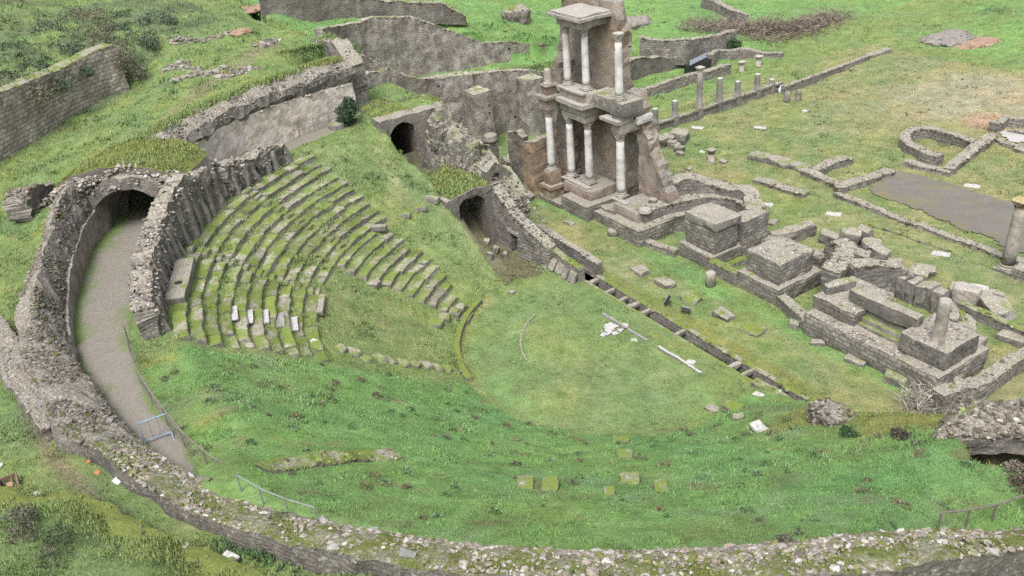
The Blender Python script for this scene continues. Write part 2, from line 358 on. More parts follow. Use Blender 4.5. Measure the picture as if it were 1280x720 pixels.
def m_ground():
    t = NT('turf'); c = t.attr('Col', 'Color')
    a = t.noise(1.3, 5, .65); b = t.noise(5.5, 5, .7); d = t.noise(24., 4, .7)
    k = t.math('ADD', t.math('MULTIPLY', t.math('SUBTRACT', a, .5), .7), t.math('ADD', t.math('MULTIPLY', t.math('SUBTRACT', b, .5), 1.0), t.math('MULTIPLY', t.math('SUBTRACT', d, .5), 1.3)))
    k = t.math('ADD', k, 1.0)
    sc = t.n('ShaderNodeVectorMath', operation='SCALE'); t.l(c, sc.inputs[0]); t.l(k, sc.inputs['Scale'])
    col = t.mix(t.math('MULTIPLY', t.ramp(t.noise(2.1, 6, .7), (.55, 0.), (.68, 1.)), .35), sc.outputs[0], (.17, .16, .085))
    col = t.mix(t.math('MULTIPLY', t.ramp(t.noise(3.1, 6, .75), (.6, 0.), (.7, 1.)), .4), col, (.075, .065, .045))
    t.bump(t.math('ADD', b, t.math('MULTIPLY', d, .6)), .7, .12); return t.done(col, 1., .05)
M['turf'] = m_ground()
def m_gravel():
    t = NT('trodden_gravel'); a = t.noise(.5, 5, .6); d = t.noise(22., 4, .7); e = t.noise(3.5, 5, .7)
    col = t.mix(t.ramp(d, (.3, 0.), (.7, 1.)), (.15, .138, .118), (.25, .233, .205)); col = t.mix(t.ramp(e, (.4, 0.), (.65, .6)), col, (.17, .15, .115))
    ed = t.attr('muv'); x = t.n('ShaderNodeSeparateXYZ'); t.l(ed, x.inputs[0])
    k = t.math('ADD', t.math('MULTIPLY', x.outputs['X'], .42), a)
    col = t.mix(t.ramp(k, (.66, 0.), (.82, .9)), col, t.mix(t.ramp(d, (.3, 0.), (.7, 1.)), (.08, .13, .045), (.16, .21, .08)))
    t.bump(d, .6, .05); return t.done(col, 1., .05)
M['gravel'] = m_gravel()
def m_basin():
    t = NT('bare_silt'); a = t.noise(.35, 5, .65); d = t.noise(16., 4, .7)
    col = t.mix(t.ramp(d, (.3, 0.), (.7, 1.)), (.105, .097, .085), (.18, .168, .15)); col = t.mix(t.math('MULTIPLY', t.ramp(a, (.5, 0.), (.64, 1.)), .6), col, (.17, .155, .06))
    t.bump(d, .5, .04); return t.done(col, 1., .05)
M['basin'] = m_basin()
M['iron'] = m_simple('rusty_iron', (.20, .175, .155), .7, .4)
M['steel'] = m_simple('galvanised_steel', (.24, .25, .26), .5, .3)
M['blue_steel'] = m_simple('blue_painted_steel', (.22, .30, .42), .5, .3)
M['grey_post'] = m_simple('grey_post_paint', (.17, .17, .165), .6, .3)
M['black'] = m_simple('black_housing_and_shade', (.03, .03, .032), .5, .2)  # lamp housings, also the painted shade of the slab hole and roofed hollow
M['glass'] = m_simple('lamp_glass', (.5, .56, .58), .15, .1, spec=.6)
M['white_stone'] = m_simple('bleached_stone', (.50, .485, .455), .9, .5, sc=7, bump=.5)
M['orange'] = m_simple('orange_plastic', (.42, .16, .08), .6, .2)
M['paper'] = m_simple('pale_plastic', (.6, .66, .7), .5, .1)
M['red_earth'] = m_simple('red_earth', (.31, .21, .15), 1., .4, sc=2.5, bump=.5)
M['grey_earth'] = m_simple('grey_earth', (.24, .22, .2), 1., .35, sc=3, bump=.5)
M['wood'] = m_simple('old_wood', (.2, .15, .1), .8, .4, sc=12)
M['teal'] = m_simple('teal_netting', (.03, .14, .12), .8, .3)
M['roof_sheet'] = m_simple('roof_sheet', (.17, .19, .22), .8, .3)
M['cement'] = m_simple('pale_cement', (.38, .355, .345), .9, .15, sc=3)
M['branch'] = m_simple('dead_twigs', (.23, .19, .155), .95, .4, sc=9)
M['white_grey'] = m_simple('greyish_bleached_stone', (.30, .285, .285), .9, .4, sc=10, bump=.5)
M['moss_kerb'] = m_stone('moss_covered_kerb', c1=(.24, .23, .16), c2=(.17, .17, .1), brick=0., moss=.95, dark=.2, lich=.15)
M['slab_moss'] = m_stone('moss_crusted_slab', c1=(.26, .24, .2), c2=(.2, .185, .155), brick=0., moss=.6, dark=.3, lich=.45, top=(.2, .185, .15))
M['plaster_grey'] = m_stone('grey_plaster', dim=1., c1=(.36, .32, .28), c2=(.29, .255, .22), bw=.5, bh=.25, brick=.2, moss=.2, dark=.35, lich=.2, orange=.2, white=.25)
M['turf_cover'] = m_stone('mossy_earth', mossc=((.085, .115, .032), (.165, .18, .05)), c1=(.22, .2, .16), c2=(.16, .14, .11), brick=0., moss=.95, dark=.2, lich=.25, top=(.15, .16, .06))
M['column_grey'] = m_stone('grey_column_stone', c1=(.27, .265, .255), c2=(.2, .195, .185), brick=0., moss=.1, dark=.3, lich=.3, bump=.3)
M['lichen_capital'] = m_stone('yellow_lichen_stone', c1=(.34, .27, .14), c2=(.25, .22, .17), brick=0., moss=.2, dark=.3, lich=.2, orange=.3, top=(.33, .27, .13))
M['white_grey_paving'] = m_stone('veined_white_marble', c1=(.40, .385, .385), c2=(.26, .25, .255), brick=0., moss=.25, dark=.3, lich=.5, top=(.38, .365, .365))
M['rubble_dark'] = m_stone('dark_rubble', c1=(.24, .215, .18), c2=(.13, .118, .1), top=(.2, .18, .15), bw=.22, bh=.14, brick=.2, moss=.3, dark=.5, lich=.45, bump=1., useattr=True)
M['ring_grey'] = m_stone('grey_ring_rubble', c1=(.31, .27, .23), c2=(.19, .165, .14), bw=.3, bh=.16, brick=.2, moss=.12, dark=.35, lich=.5, bump=1., top=(.2, .18, .15), dim=.8)
M['grey_top'] = m_stone('pitted_grey_slab', c1=(.36, .33, .29), c2=(.24, .22, .19), brick=0., moss=.25, dark=.4, lich=.4, upr=(.6, .95))
M['black_wall'] = m_stone('blackened_masonry', c1=(.30, .275, .24), c2=(.17, .155, .135), bw=.45, bh=.22, brick=.7, moss=.3, dark=.95, lich=.3)
M['rubble_moss'] = m_stone('mossy_rubble_core', c1=(.30, .265, .22), c2=(.18, .16, .135), bw=.22, bh=.14, brick=.3, moss=.48, dark=.35, lich=.45, bump=1., useattr=True)
# ------------------------------------------------------------------ the ground
PZ = 7.84          # level of the ring corridor
def seat_z(r): return np.where(r < 8.8, 0., .1+(r-8.8)*.57)
OUTP = [  # surveyed spot heights outside the ring: (px, py, z)
 (100,600,9.0),(30,540,8.8),(20,500,8.8),(150,615,9.1),(200,645,9.2),(300,692,9.4),(400,712,9.6),(0,600,8.7),(0,450,8.8),
 (70,612,9.1),(230,668,9.3),(330,706,9.45),(90,640,10.3),(200,682,10.1),(300,722,10.),(0,660,10.7),(60,715,10.8),(150,720,10.7),(0,700,11.2),
 (0,300,9.3),(40,250,9.6),(20,330,9.3),(0,240,9.7),(5,205,9.9),(60,170,10.1),(110,140,10.3),(160,114,10.5),(40,200,10.),(80,200,10.2),(120,160,10.4),(90,260,10.),
 (180,190,11.4),(140,225,11.2),(205,160,11.5),(240,130,11.7),(300,105,11.8),(380,80,11.8),(180,150,11.1),(130,200,10.8),
 (250,100,12.),(300,60,12.6),(340,45,12.2),(205,75,12.0),(180,95,11.2),(380,62,12.0),(230,60,12.6),(350,70,12.2),(300,40,12.8),
 (5,110,13.4),(60,90,13.15),(105,70,13.2),(150,45,13.4),(20,60,14.2),(100,20,14.2),(200,8,14.2),(250,14,13.6),(0,20,15),(270,18,13.1),(200,40,13.2),(60,35,14.2),
 (330,24,12.2),(420,27,11),(550,21,10),(400,40,11.2),(480,22,10.4),(430,20,10.8),
 (540,94,6.1),(600,86,5.9),(690,71,5.4),(650,78,5.6),(500,97,6.3),
 (560,42,9.),(640,45,8.),(690,44,7.3),(600,25,9.),(650,10,8.5),(690,15,7.5),(770,30,3.2),(800,40,2),
 (600,178,0),(668,162,0),(640,170,0),(620,200,0),(650,215,0),(600,190,0),(690,262,0),
 (790,104,.0),(850,92,.0),(900,85,0),(830,112,0),(850,120,0),(930,80,0),(980,60,.3),(900,40,1.4),(850,35,2.0),(850,20,2.6),(1000,30,1.2),(960,25,1.6),(1050,15,1.),(1150,20,.6),(1270,20,.8),(1050,60,.1),(1200,60,0),
 (470,132,7.9),(500,128,7.9),(520,125,7.9),(440,140,7.9)]
OP = np.array([at(*q) for q in OUTP])
EXTRA = np.array([(*pol(28.2, 117)[:2], 9.6), (*pol(28.2, 126)[:2], 9.95), (*pol(28.5, 135)[:2], 10.1), (*pol(28.3, 144)[:2], 9.8), (*pol(28.2, 155)[:2], 9.2), (*pol(28.2, 108)[:2], 9.3),(30,-12,9.2),(29,-4,7.5),(25,-26,10.5),(33,-16,12),(33,-27,14.5),(45,-35,18),(20,-45,20),(0,-45,13),(-30,-45,14),(-60,-30,20),(-90,0,20),(-60,5,12.5),(-55,20,9.5),(-70,40,6),(60,0,8),(50,20,3),(30,20,0),(26,10,1.),(40,60,0),(0,30,0),(0,60,0),(-28,20,0),(-30,26,0),(-25,28,0),(-25,34,0),(-24,40,0),(-29,32,0),(-31,38,0),(-24,48,.1),(-26,24,0),(-15,30,0),(-10,40,0),(10,30,0),(15,45,0),(-23,55,.3),(-30,46,.4),(-20,45,0),(20,90,1),(-40,90,2),(-20,120,6),(60,120,8),(-90,120,8)], float)
OP = np.concatenate([OP, EXTRA])
def _mid(pts, off):
    P = [np.array(at(*q)[:2]) for q in pts]; d = P[-1]-P[0]; n = np.array((-d[1], d[0]))/np.hypot(*d); return [q+n*off for q in P]
BARS = [_mid([(-60, 238, 9.8), (0, 205, 9.9)], .65)+_mid([(54, 169, 10.1), (101, 139, 10.3)], .65)+_mid([(134, 123, 10.4), (162, 112, 10.5)], .65), _mid([(420, 128, 6.6), (525, 95, 6.1), (603, 85, 5.8), (790, 56, 5.0)], .4), _mid([(330, 22, 12.2), (420, 24, 11.), (555, 22, 10.2)], .4),
        [np.array((-33.6, 12.)), np.array((-33.2, -4.5))], _mid([(600, 178, 0), (640, 165, 0), (670, 159, 0), (730, 138, 0)], .5)]
SEG = [(b[i], b[i+1]) for b in BARS for i in range(len(b)-1)]
def idw(u, v):
    sh = np.shape(u); u = np.ravel(u); v = np.ravel(v); o = np.zeros(u.shape); w = np.zeros(u.shape)
    sd = [((b[0]-a[0])*(v-a[1])-(b[1]-a[1])*(u-a[0])) > 0 for a, b in SEG]
    for p in OP:
        du = u-p[0]; dv = v-p[1]; k = 1/(du*du+dv*dv+.15)**1.8
        if abs(p[0]) < 75:
            for (a, b), s in zip(SEG, sd):
                sp = ((b[0]-a[0])*(p[1]-a[1])-(b[1]-a[1])*(p[0]-a[0])) > 0
                i = np.nonzero(s != sp)[0]
                ca = du[i]*(a[1]-p[1])-dv[i]*(a[0]-p[0]); cb = du[i]*(b[1]-p[1])-dv[i]*(b[0]-p[0]); i = i[(ca > 0) != (cb > 0)]; k[i] *= 1e-4
        o += k*p[2]; w += k
    return (o/w).reshape(sh)
def inpoly(u, v, poly):
    c = np.zeros(np.shape(u), bool); n = len(poly)
    for i in range(n):
        (x1, y1), (x2, y2) = poly[i][:2], poly[(i+1) % n][:2]
        if y1 == y2: continue
        c ^= ((y1 > v) != (y2 > v)) & (u < (x2-x1)*(v-y1)/(y2-y1)+x1)
    return c
HOLE = [at(x, y, 7.) for x, y in ((1203, 536), (1340, 546), (1345, 588), (1290, 586), (1225, 578))]
def RL(a): return np.interp(a, [0, 4, 6, 40, 42, 56, 64, 78, 90, 100], [26.4, 26.6, 27.4, 27.4, 29.3, 29.3, 28.4, 28.2, 27.2, 26.6])
def H0(u, v):
    r = np.hypot(u, v); a = np.degrees(np.arctan2(-v, -u)); a = np.where(a < -90, a+360, a)
    cav = seat_z(r)
    lvl = np.where(a < 103, PZ, np.where(a > 113, 9.6, PZ+(9.6-PZ)*sst(103, 113, a)))
    lvl = np.where(a > 152, np.minimum(lvl, np.interp(a, [152, 158, 163, 167, 172, 184], [9.6, 9.2, 8.5, 7.6, 7.2, 6.9])), lvl)
    cav = np.minimum(cav, lvl)
    cav = np.where((u > 9) & (v > 0), cav*(1-.38*sst(0, 2.4, v)), cav)
    out = idw(u, v)
    edge = np.where(u < 0, np.interp(u, [-23, -22, -20.5, -18, -17, -14.8, -12.3, -10, -8], [-2.8, -2.8, -2.6, -1.9, -1.9, -1.8, -1.05, -.4, 0.]), 2.5)
    h = np.where(r < RL(a), cav, np.where((a > 4) & (v < 1.2), out, 0.))
    bank = sst(2.4, 3.6, v)
    right = np.where((u > 9) & (v > 2.4) & (v < 12), cav*.62*(1-bank), 0.)
    far = u < -26.4
    stage = np.where(far | (v > 24) | (u > 22), out, right)
    h = np.where(v > edge, stage, h)
    h = np.where((u < -8.8) & (u > -22.3) & (v > edge) & (v < 2.4), np.interp(u, [-22, -18.3, -15, -9], [4.3, 2.6, 0., 0.]), h)
    h = np.where((u < -22.2) & (v > -2.9) & (v < 2.4) & (u > -32), PZ+.35, h); h = np.where((u < -23.5) & (v > -6.) & (v <= -2.9) & (u > -32), PZ, h)
    # hollow at the end of the right-hand passage
    h = np.where(inpoly(u, v, HOLE), np.minimum(h, 5.3), h)
    return h
def HT(u, v):
    u = np.asarray(u, float); v = np.asarray(v, float)
    h = H0(u, v); r = np.hypot(u, v)
    amp = np.where((r < 9) | (v > 3), .03, .1); amp = np.where(r > 27.5, .16, amp); amp = np.where((r > 22.6) & (r < 26.2) & (v < 0), .03, amp)
    return h+amp*fb2(u, v, .8, 4, 3)*1.6+amp*.4*fb2(u, v, 3.1, 2, 9)
# fast lookup table for scattering
GU = np.arange(-90, 46, .3); GV = np.arange(-46, 110, .3)
_gu, _gv = np.meshgrid(GU, GV, indexing='ij'); GH = HT(_gu, _gv)
def HL(u, v):
    x = np.clip((np.asarray(u, float)-GU[0])/.3, 0, len(GU)-1.01); y = np.clip((np.asarray(v, float)-GV[0])/.3, 0, len(GV)-1.01); i = x.astype(int); j = y.astype(int); fx = x-i; fy = y-j
    return GH[i, j]*(1-fx)*(1-fy)+GH[i+1, j]*fx*(1-fy)+GH[i, j+1]*(1-fx)*fy+GH[i+1, j+1]*fx*fy
def drop(x, y, z=0.):
    """ground point seen at (x, y): walk the sight line down to the terrain"""
    d = (x-640)*AR-(y-360)*AU+FPX*AF
    zs = np.linspace(20, -1, 4201); t = (zs-CAMP[2])/d[2]; p = CAMP+t[:, None]*d
    s = HL(p[:, 0], p[:, 1])-zs; i = np.where(s >= 0)[0]; i = i[0] if len(i) else -1
    return p[i]
LUSH = np.array((.138, .238, .082)); MID = np.array((.150, .205, .078)); DRY = np.array((.215, .208, .105)); MOS = np.array((.165, .182, .062)); DIRT = np.array((.2, .165, .12)); SAGE = np.array((.15, .205, .11))
BASIN = [at(x, y) for x, y in ((1122,213),(1140,216),(1192,236),(1262,250),(1345,275),(1330,335),(1262,318),(1212,292),(1150,268),(1088,242))]
def GC(u, v):
    """turf colour: lush, plain, dry and mossy patches and worn tracks"""
    r = np.hypot(u, v); a = np.degrees(np.arctan2(-v, -u)); a = np.where(a < -90, a+360, a)
    n1 = fb2(u, v, .16, 4, 21); n2 = fb2(u, v, .5, 4, 22); n3 = fb2(u, v, 1.6, 3, 23)
    dry = np.full_like(r, .3); moss = np.zeros_like(r); lush = np.zeros_like(r)
    cav = (v < np.where(u < 0, -.9, 2.5)) & (r < RL(a))
    orch = r < 8.8
    dry = np.where(orch, .27+.33*sst(-5, 5, u-.6*v)*sst(8.6, 4, r), dry); lush = np.where(orch, .3*sst(3, 8, r), lush)
    slope = cav & ~orch
    dry = np.where(slope, np.where(a > 84, .06, .38), dry); lush = np.where(slope & (a > 84), .75, lush); lush = np.where(slope & (a < 84), .12, lush)
    moss = np.where(slope, moss+.5*sst(80, 85, a+6*n2)*sst(108, 100, a+6*n2)*sst(21.8, 23.2, r+1.5*n2), moss); moss = np.where(slope, moss+.25*sst(80, 84, a+5*n2)*sst(100, 90, a+5*n2)*sst(23.2, 22, r), moss); moss = np.where(slope & (u > 9), moss+.9*sst(-3.6, -.6, v+1.6*n2)*sst(10.5, 12.5, u+2*n2), moss)
    st = (~cav) & (v > 2.4) & (u > -28)
    dry = np.where(st, .62, dry); lush = np.where(st & (v < 9.2), .15+.5*sst(1.6, .2, np.abs(v-8.2)), lush); moss = np.where(st & (v < 4.6) & (v > 3.4), .85, moss)
    moss = np.where((~st) & (v > 1.5) & (v < 2.8) & (np.abs(u) < 13), .45, moss)
    dry = np.where(st & (v > 16), .66+.22*sst(20, 45, v)*sst(-26, -8, u), dry)
    dry = np.where(v > 58, .3, dry); lush = np.where(v > 62, .5, lush)
    left = (~st) & (~cav) & (r > 26.3)
    dry = np.where(left, .22, dry); lush = np.where(left, .3, lush); moss = np.where(left, .35, moss)
    moss = np.where(left & (r < 40) & (a > 8) & (a < 62), .45, moss)
    hill = left & (u < -34) & (v > -2); lush = np.where(hill, .75, lush); moss = np.where(hill, .08, moss)
    n4 = fb2(u, v, 4.2, 2, 27); dry = dry+.34*n1+.3*n2+.3*n3+.15*n4
    lush = lush-.3*n1+.25*n2+.25*n3+.15*n4; moss = moss+.35*n2+.4*n3+.2*n4-.1*n1
    dry = dry-.12; D = sst(.25, .9, dry)[..., None]; L = sst(.3, .8, lush)[..., None]; Mo = sst(.45, .8, moss)[..., None]
    c = MID*(1-D)+DRY*D; c = c*(1-L)+LUSH*L; c = c*(1-Mo)+MOS*Mo
    # worn edge of the orchestra, brown track outside the ring, bare places
    k = np.exp(-((r-9.0)/.22)**2)*(a > 20)*(a < 170)*(v < 1); c = c*(1-.75*k[..., None])+np.array((.25, .235, .10))*.75*k[..., None]
    k = (sst(-.25, .3, fb2(u, v, .45, 4, 44)+.1)*((u < -28) & (v < -7) & (r > 39)))[..., None]*.75; c = c*(1-k)+np.array((.10, .125, .075))*k
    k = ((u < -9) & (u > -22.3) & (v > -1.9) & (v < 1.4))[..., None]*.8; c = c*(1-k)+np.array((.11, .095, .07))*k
    k = (sst(.34, .5, fb2(u, v, 1.15, 3, 91))*np.where(cav, .65, .35)*(r > 9.3))[..., None]; c = c*(1-k)+np.array((.17, .155, .085))*k
    k = np.exp(-((r-28.5-.3*n2)/.32)**2)*(a > 70)*(a < 122)*sst(-.5, .2, n2+.3); k = k[..., None]*.8; c = c*(1-k)+DIRT*.8*k
    k = (sst(27.2, 26.3, r)*sst(25.2, 26.2, r+.5*n2)*(a > 60)*(a < 104)*sst(-.35, .1, n1+n2))[..., None]; c = c*(1-k)+LUSH*k
    P0, P1 = TRK
    d = np.abs((P1[0]-P0[0])*(v-P0[1])-(P1[1]-P0[1])*(u-P0[0]))/np.hypot(P1[0]-P0[0], P1[1]-P0[1])
    k = (np.exp(-(d/.5)**2)*(u < P1[0]+1)*(r > 27)*(v < -5)*.6)[..., None]; c = c*(1-k)+DIRT*k
    p = REDP; k = (sst(1.3, .6, np.hypot(u-p[0], v-p[1])/2.2+n2*.4)*(v > 30))[..., None]; c = c*(1-k)+np.array((.30, .20, .14))*k
    p = at(1225, 175); k = (sst(1.3, .5, np.hypot(u-p[0]+6, (v-p[1]-9)*.8)/7+n2*.5)*(v > 30))[..., None]*.6; c = c*(1-k)+np.array((.30, .27, .2))*k
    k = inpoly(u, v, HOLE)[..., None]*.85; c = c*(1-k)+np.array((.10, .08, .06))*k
    s = sst(.35, .6, fb2(u, v, .42, 3, 77)+.25*n3)*np.where(slope & (a > 70), .8, .25); c = c*(1-s[..., None]*.7)+SAGE*s[..., None]*.7
    h1 = fb2(u, v, .33, 3, 61); h2 = fb2(u, v, .9, 3, 62)
    c = c*np.stack([1+.17*h1+.06*h2, 1+.05*h1, 1-.06*h1+.12*h2], -1)
    return c*(1+.3*n3+.12*n2+.22*n4)[..., None].clip(.5)
TRK = (at(250, 130, 11)[:2], at(120, 215, 10.5)[:2]); REDP = at(1238, 156)
def axis(segs):
    o = [np.arange(a, b, s) for a, b, s in segs]; return np.concatenate(o)
TU0, TU1, TV0, TV1 = -12.75, 12.25, 2.8, 3.6
UA = axis([(-300,-120,12),(-120,-60,2),(-60,-40,.8),(-40,32,.25),(32,60,1),(60,300,12)]); VA = axis([(-300,-60,12),(-60,-34,1.),(-34,-10,.25),(-10,20,.2),(20,46,.4),(46,110,.8),(110,420,10)])
UU, VV = np.meshgrid(UA, VA, indexing='ij'); ZZ = np.where((UU > GU[0]+.5) & (UU < GU[-1]-.5) & (VV > GV[0]+.5) & (VV < GV[-1]-.5), HL(UU, VV)+.03*fb2(UU, VV, 2.7, 2, 5), 0.)
_far = (UU <= GU[0]+.5) | (UU >= GU[-1]-.5) | (VV <= GV[0]+.5) | (VV >= GV[-1]-.5); ZZ[_far] = HT(UU[_far], VV[_far])
keep = np.ones((len(UA)-1, len(VA)-1), bool)
uc = (UA[:-1]+UA[1:])/2; vc = (VA[:-1]+VA[1:])/2
keep &= ~(((uc > TU0) & (uc < TU1))[:, None] & ((vc > TV0) & (vc < TV1))[None, :])
keep &= ~(((uc > -27.4) & (uc < -21.9))[:, None] & ((vc > -2.55) & (vc < -.35))[None, :])
def sheet(name, mat, X, Y, Z, Cc, keepm=None):
    nU, nV = X.shape; me = bpy.data.meshes.new(name)
    I = np.arange(nU*nV).reshape(nU, nV); Q = np.stack([I[:-1, :-1], I[1:, :-1], I[1:, 1:], I[:-1, 1:]], -1)
    Q = Q[keepm] if keepm is not None else Q.reshape(-1, 4)
    me.from_pydata(np.stack([X, Y, Z], -1).reshape(-1, 3).tolist(), [], Q.tolist())
    a = me.attributes.new('Col', 'FLOAT_COLOR', 'POINT'); a.data.foreach_set('color', np.concatenate([Cc.reshape(-1, 3), np.ones((nU*nV, 1))], 1).astype(np.float32).ravel())
    me.polygons.foreach_set('use_smooth', np.ones(len(me.polygons), bool)); me.materials.append(mat); me.update()
    o = bpy.data.objects.new(name, me); COL.objects.link(o); return o
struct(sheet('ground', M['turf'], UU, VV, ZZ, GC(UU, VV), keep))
# gravel path in the ring corridor (a sheet 3 cm above the turf), widening under the vault
def polar_sheet(name, mat, a0, a1, r0, r1, dz, na, nr, rag=.25, tip=0.):
    A = np.radians(np.linspace(a0, a1, na)); t = np.linspace(0, 1, nr)
    AA, TT = np.meshgrid(A, t, indexing='ij'); rr0 = r0+rag*vnoise(np.stack([A*9, A*0, A*0], -1), 4)[:, None]; rr1 = (np.interp(np.degrees(A), *zip(*r1))[:, None] if isinstance(r1, list) else r1)+rag*vnoise(np.stack([A*9, A*0+7, A*0], -1), 5)[:, None]
    if tip: q_ = sst(0, math.radians(tip*4), A[-1]-A)[:, None]; rr0 = rr1-(rr1-rr0)*(.1+.9*q_)
    R = rr0+(rr1-rr0)*TT; X = -R*np.cos(AA); Y = -R*np.sin(AA); Z = HL(X, Y)+dz-.05*np.abs(2*TT-1)**6
    o = sheet(name, mat, X, Y, Z, np.ones(X.shape+(3,))); at_ = o.data.attributes.new('muv', 'FLOAT_VECTOR', 'POINT'); E_ = np.zeros(X.shape+(3,)); E_[..., 0] = np.abs(2*TT-1)**2.5+.25*TT; at_.data.foreach_set('vector', E_.astype(np.float32).ravel()); return o
struct(polar_sheet('path', M['gravel'], 8, 111, 24.35, [(8, 26.3), (41, 26.3), (43, 28.6), (55, 28.5), (63, 27.7), (72, 27.2), (80, 26.9), (100, 26.0), (112, 25.9)], .06, 160, 12, .15, 3.))
def poly_sheet(name, mat, poly, dz, step=.5):
    p = np.array([q[:2] for q in poly]); lo, hi = p.min(0), p.max(0)
    X, Y = np.meshgrid(np.arange(lo[0], hi[0]+step, step), np.arange(lo[1], hi[1]+step, step), indexing='ij')
    k = inpoly((X[:-1, :-1]+X[1:, 1:])/2+1.3*step*4*fb2(X[:-1, :-1], Y[:-1, :-1], .6, 4, 8), (Y[:-1, :-1]+Y[1:, 1:])/2+1.3*step*4*fb2(X[:-1, :-1], Y[:-1, :-1], .6, 4, 18), poly)
    return sheet(name, mat, X, Y, HL(X, Y)+dz, np.ones(X.shape+(3,)), k)
struct(poly_sheet('basin_floor', M['basin'], BASIN, .07, .22))
struct(poly_sheet('pool_floor', M['cement'], [at(x, y) for x, y in ((1243,172),(1252,168),(1262,167),(1310,172),(1310,192),(1280,184),(1262,182))], .1, .3))
# ------------------------------------------------------------------ grass blades and weeds (nobody could count them)
def scatter(n, seed, ulo=-75, uhi=34, vlo=-34, vhi=90, ref=34.):
    rng = np.random.default_rng(seed); x = rng.uniform(-30, 1310, n); y = rng.uniform(-25, 745, n)
    d = (x-640)[:, None]*AR-(y-360)[:, None]*AU+FPX*AF
    z = np.zeros(n)
    for _ in range(1): pass
    # march the sight lines
    t0 = (20-CAMP[2])/d[:, 2]; t1 = (-.5-CAMP[2])/d[:, 2]; hit = np.full(n, np.nan)
    for k in range(401):
        t = t0+(t1-t0)*k/400; p = CAMP+t[:, None]*d; m = np.isnan(hit) & (HL(p[:, 0], p[:, 1]) >= p[:, 2]); hit[m] = t[m]
    ok = ~np.isnan(hit); P = CAMP+hit[ok, None]*d[ok]
    return P
def bare(u, v):
    r = np.hypot(u, v); a = np.degrees(np.arctan2(-v, -u)); a = np.where(a < -90, a+360, a)
    b = (r > np.where(a > 111, 25.5, 24.3)) & (r < np.where(a < 85, 28.2, 27.4)) & (a > 5) & (a < 186); b |= inpoly(u, v, BASIN)
    b |= (u > -27.6) & (u < -21.6) & (v > -2.7) & (v < -.2)
    b |= inpoly(u, v, HOLE)
    b |= (u > TU0) & (u < TU1) & (v > 2.6) & (v < 3.8)
    b |= (r > 16.1) & (r < 22.8) & (a > 23) & (a < 83) & (fb2(u, v, 1.3, 2, 12) < .1)
    return b
def grass(n, seed, hgt, wid, blades, bright, lean=.7, tint=None):
    P = scatter(n, seed); rng = np.random.default_rng(seed+5)
    k = ~bare(P[:, 0], P[:, 1]) & (rng.uniform(0, 1, len(P)) < np.clip(.62+1.3*fb2(P[:, 0], P[:, 1], 1.1, 3, 19), .1, 1)); P = P[k]; n = len(P)
    P[:, :2] += rng.normal(0, .05, (n, 2)); P[:, 2] = HL(P[:, 0], P[:, 1]); rr_ = np.hypot(P[:, 0], P[:, 1]); aa_ = np.degrees(np.arctan2(-P[:, 1], -P[:, 0])); P[:, 2] += np.where((rr_ > 16.1) & (rr_ < 22.8) & (aa_ > 23) & (aa_ < 83), .16, 0)
    c = GC(P[:, 0], P[:, 1]); 
    if tint is not None:
        q = sst(.12, .42, fb2(P[:, 0], P[:, 1], .55, 3, seed)); kk = rng.uniform(0, 1, n) < q; P = P[kk]; c = c[kk]*.4+np.array(tint)*.6; n = len(P)
    r = np.hypot(P[:, 0], P[:, 1]); return blades_on(P, c, rng, hgt, wid, blades, bright, lean, np.where((r > 9) & (P[:, 1] < 2), 1.2, .65)*(.45+1.1*np.clip(.5+fb2(P[:, 0], P[:, 1], .9, 3, 55)*1.3, 0, 1.3)))
def blades_on(P, c, rng, hgt, wid, blades, bright, lean, tall=1.):
    n = len(P); dist = np.linalg.norm(P-CAMP, axis=1); sc = (dist/42.).clip(.7, 2.2); tall = np.broadcast_to(tall, (n,))
    V = []; C = []
    for b in range(blades):
        t = rng.uniform(0, 2*PI, n); h = hgt*rng.uniform(.4, 1.25, n)*sc*tall; w = wid*rng.uniform(.6, 1.3, n)*sc; l = lean*h*rng.uniform(.2, 1.3, n)
        off = np.stack([rng.normal(0, .06, n)*sc, rng.normal(0, .06, n)*sc, np.zeros(n)], -1)
        d = np.stack([np.cos(t), np.sin(t), 0*t], -1); e = np.stack([-np.sin(t), np.cos(t), 0*t], -1)
        B = P+off; V.append(np.stack([B-e*w[:, None]/2-np.array((0, 0, .02)), B+e*w[:, None]/2-np.array((0, 0, .02)), B+d*l[:, None]+np.array((0, 0, 1.))*h[:, None]], 1))
        C.append(np.repeat((c*rng.uniform(.75, 1.35, n)[:, None]*bright)[:, None, :], 3, 1))
    return np.concatenate(V).reshape(-1, 3), np.concatenate(C).reshape(-1, 3)
def big_tris(name, mat, V, C):
    me = bpy.data.meshes.new(name); n = len(V)//3
    me.vertices.add(len(V)); me.vertices.foreach_set('co', V.astype(np.float32).ravel())
    me.loops.add(len(V)); me.loops.foreach_set('vertex_index', np.arange(len(V), dtype=np.int32))
    me.polygons.add(n); me.polygons.foreach_set('loop_start', np.arange(0, 3*n, 3, dtype=np.int32)); 
    a = me.attributes.new('Col', 'FLOAT_COLOR', 'POINT'); a.data.foreach_set('color', np.concatenate([C, np.ones((len(C), 1))], 1).astype(np.float32).ravel())
    me.materials.append(mat); me.update(calc_edges=True); me.validate()
    o = bpy.data.objects.new(name, me); COL.objects.link(o); return o
V1, C1 = grass(330000, 31, .075, .027, 4, 1.2)
o = big_tris('grass', M['leaf'], V1, C1); tag(o, 'short green and yellowing turf growing over the whole ruin', 'grass', kind='stuff')
V1, C1 = grass(45000, 67, .08, .07, 4, 1.0, 1.6, (.14, .19, .11))
V2, C2 = grass(40000, 83, .12, .07, 5, 1.0, 1.2, (.065, .125, .055)); V1 = np.concatenate([V1, V2]); C1 = np.concatenate([C1, C2])
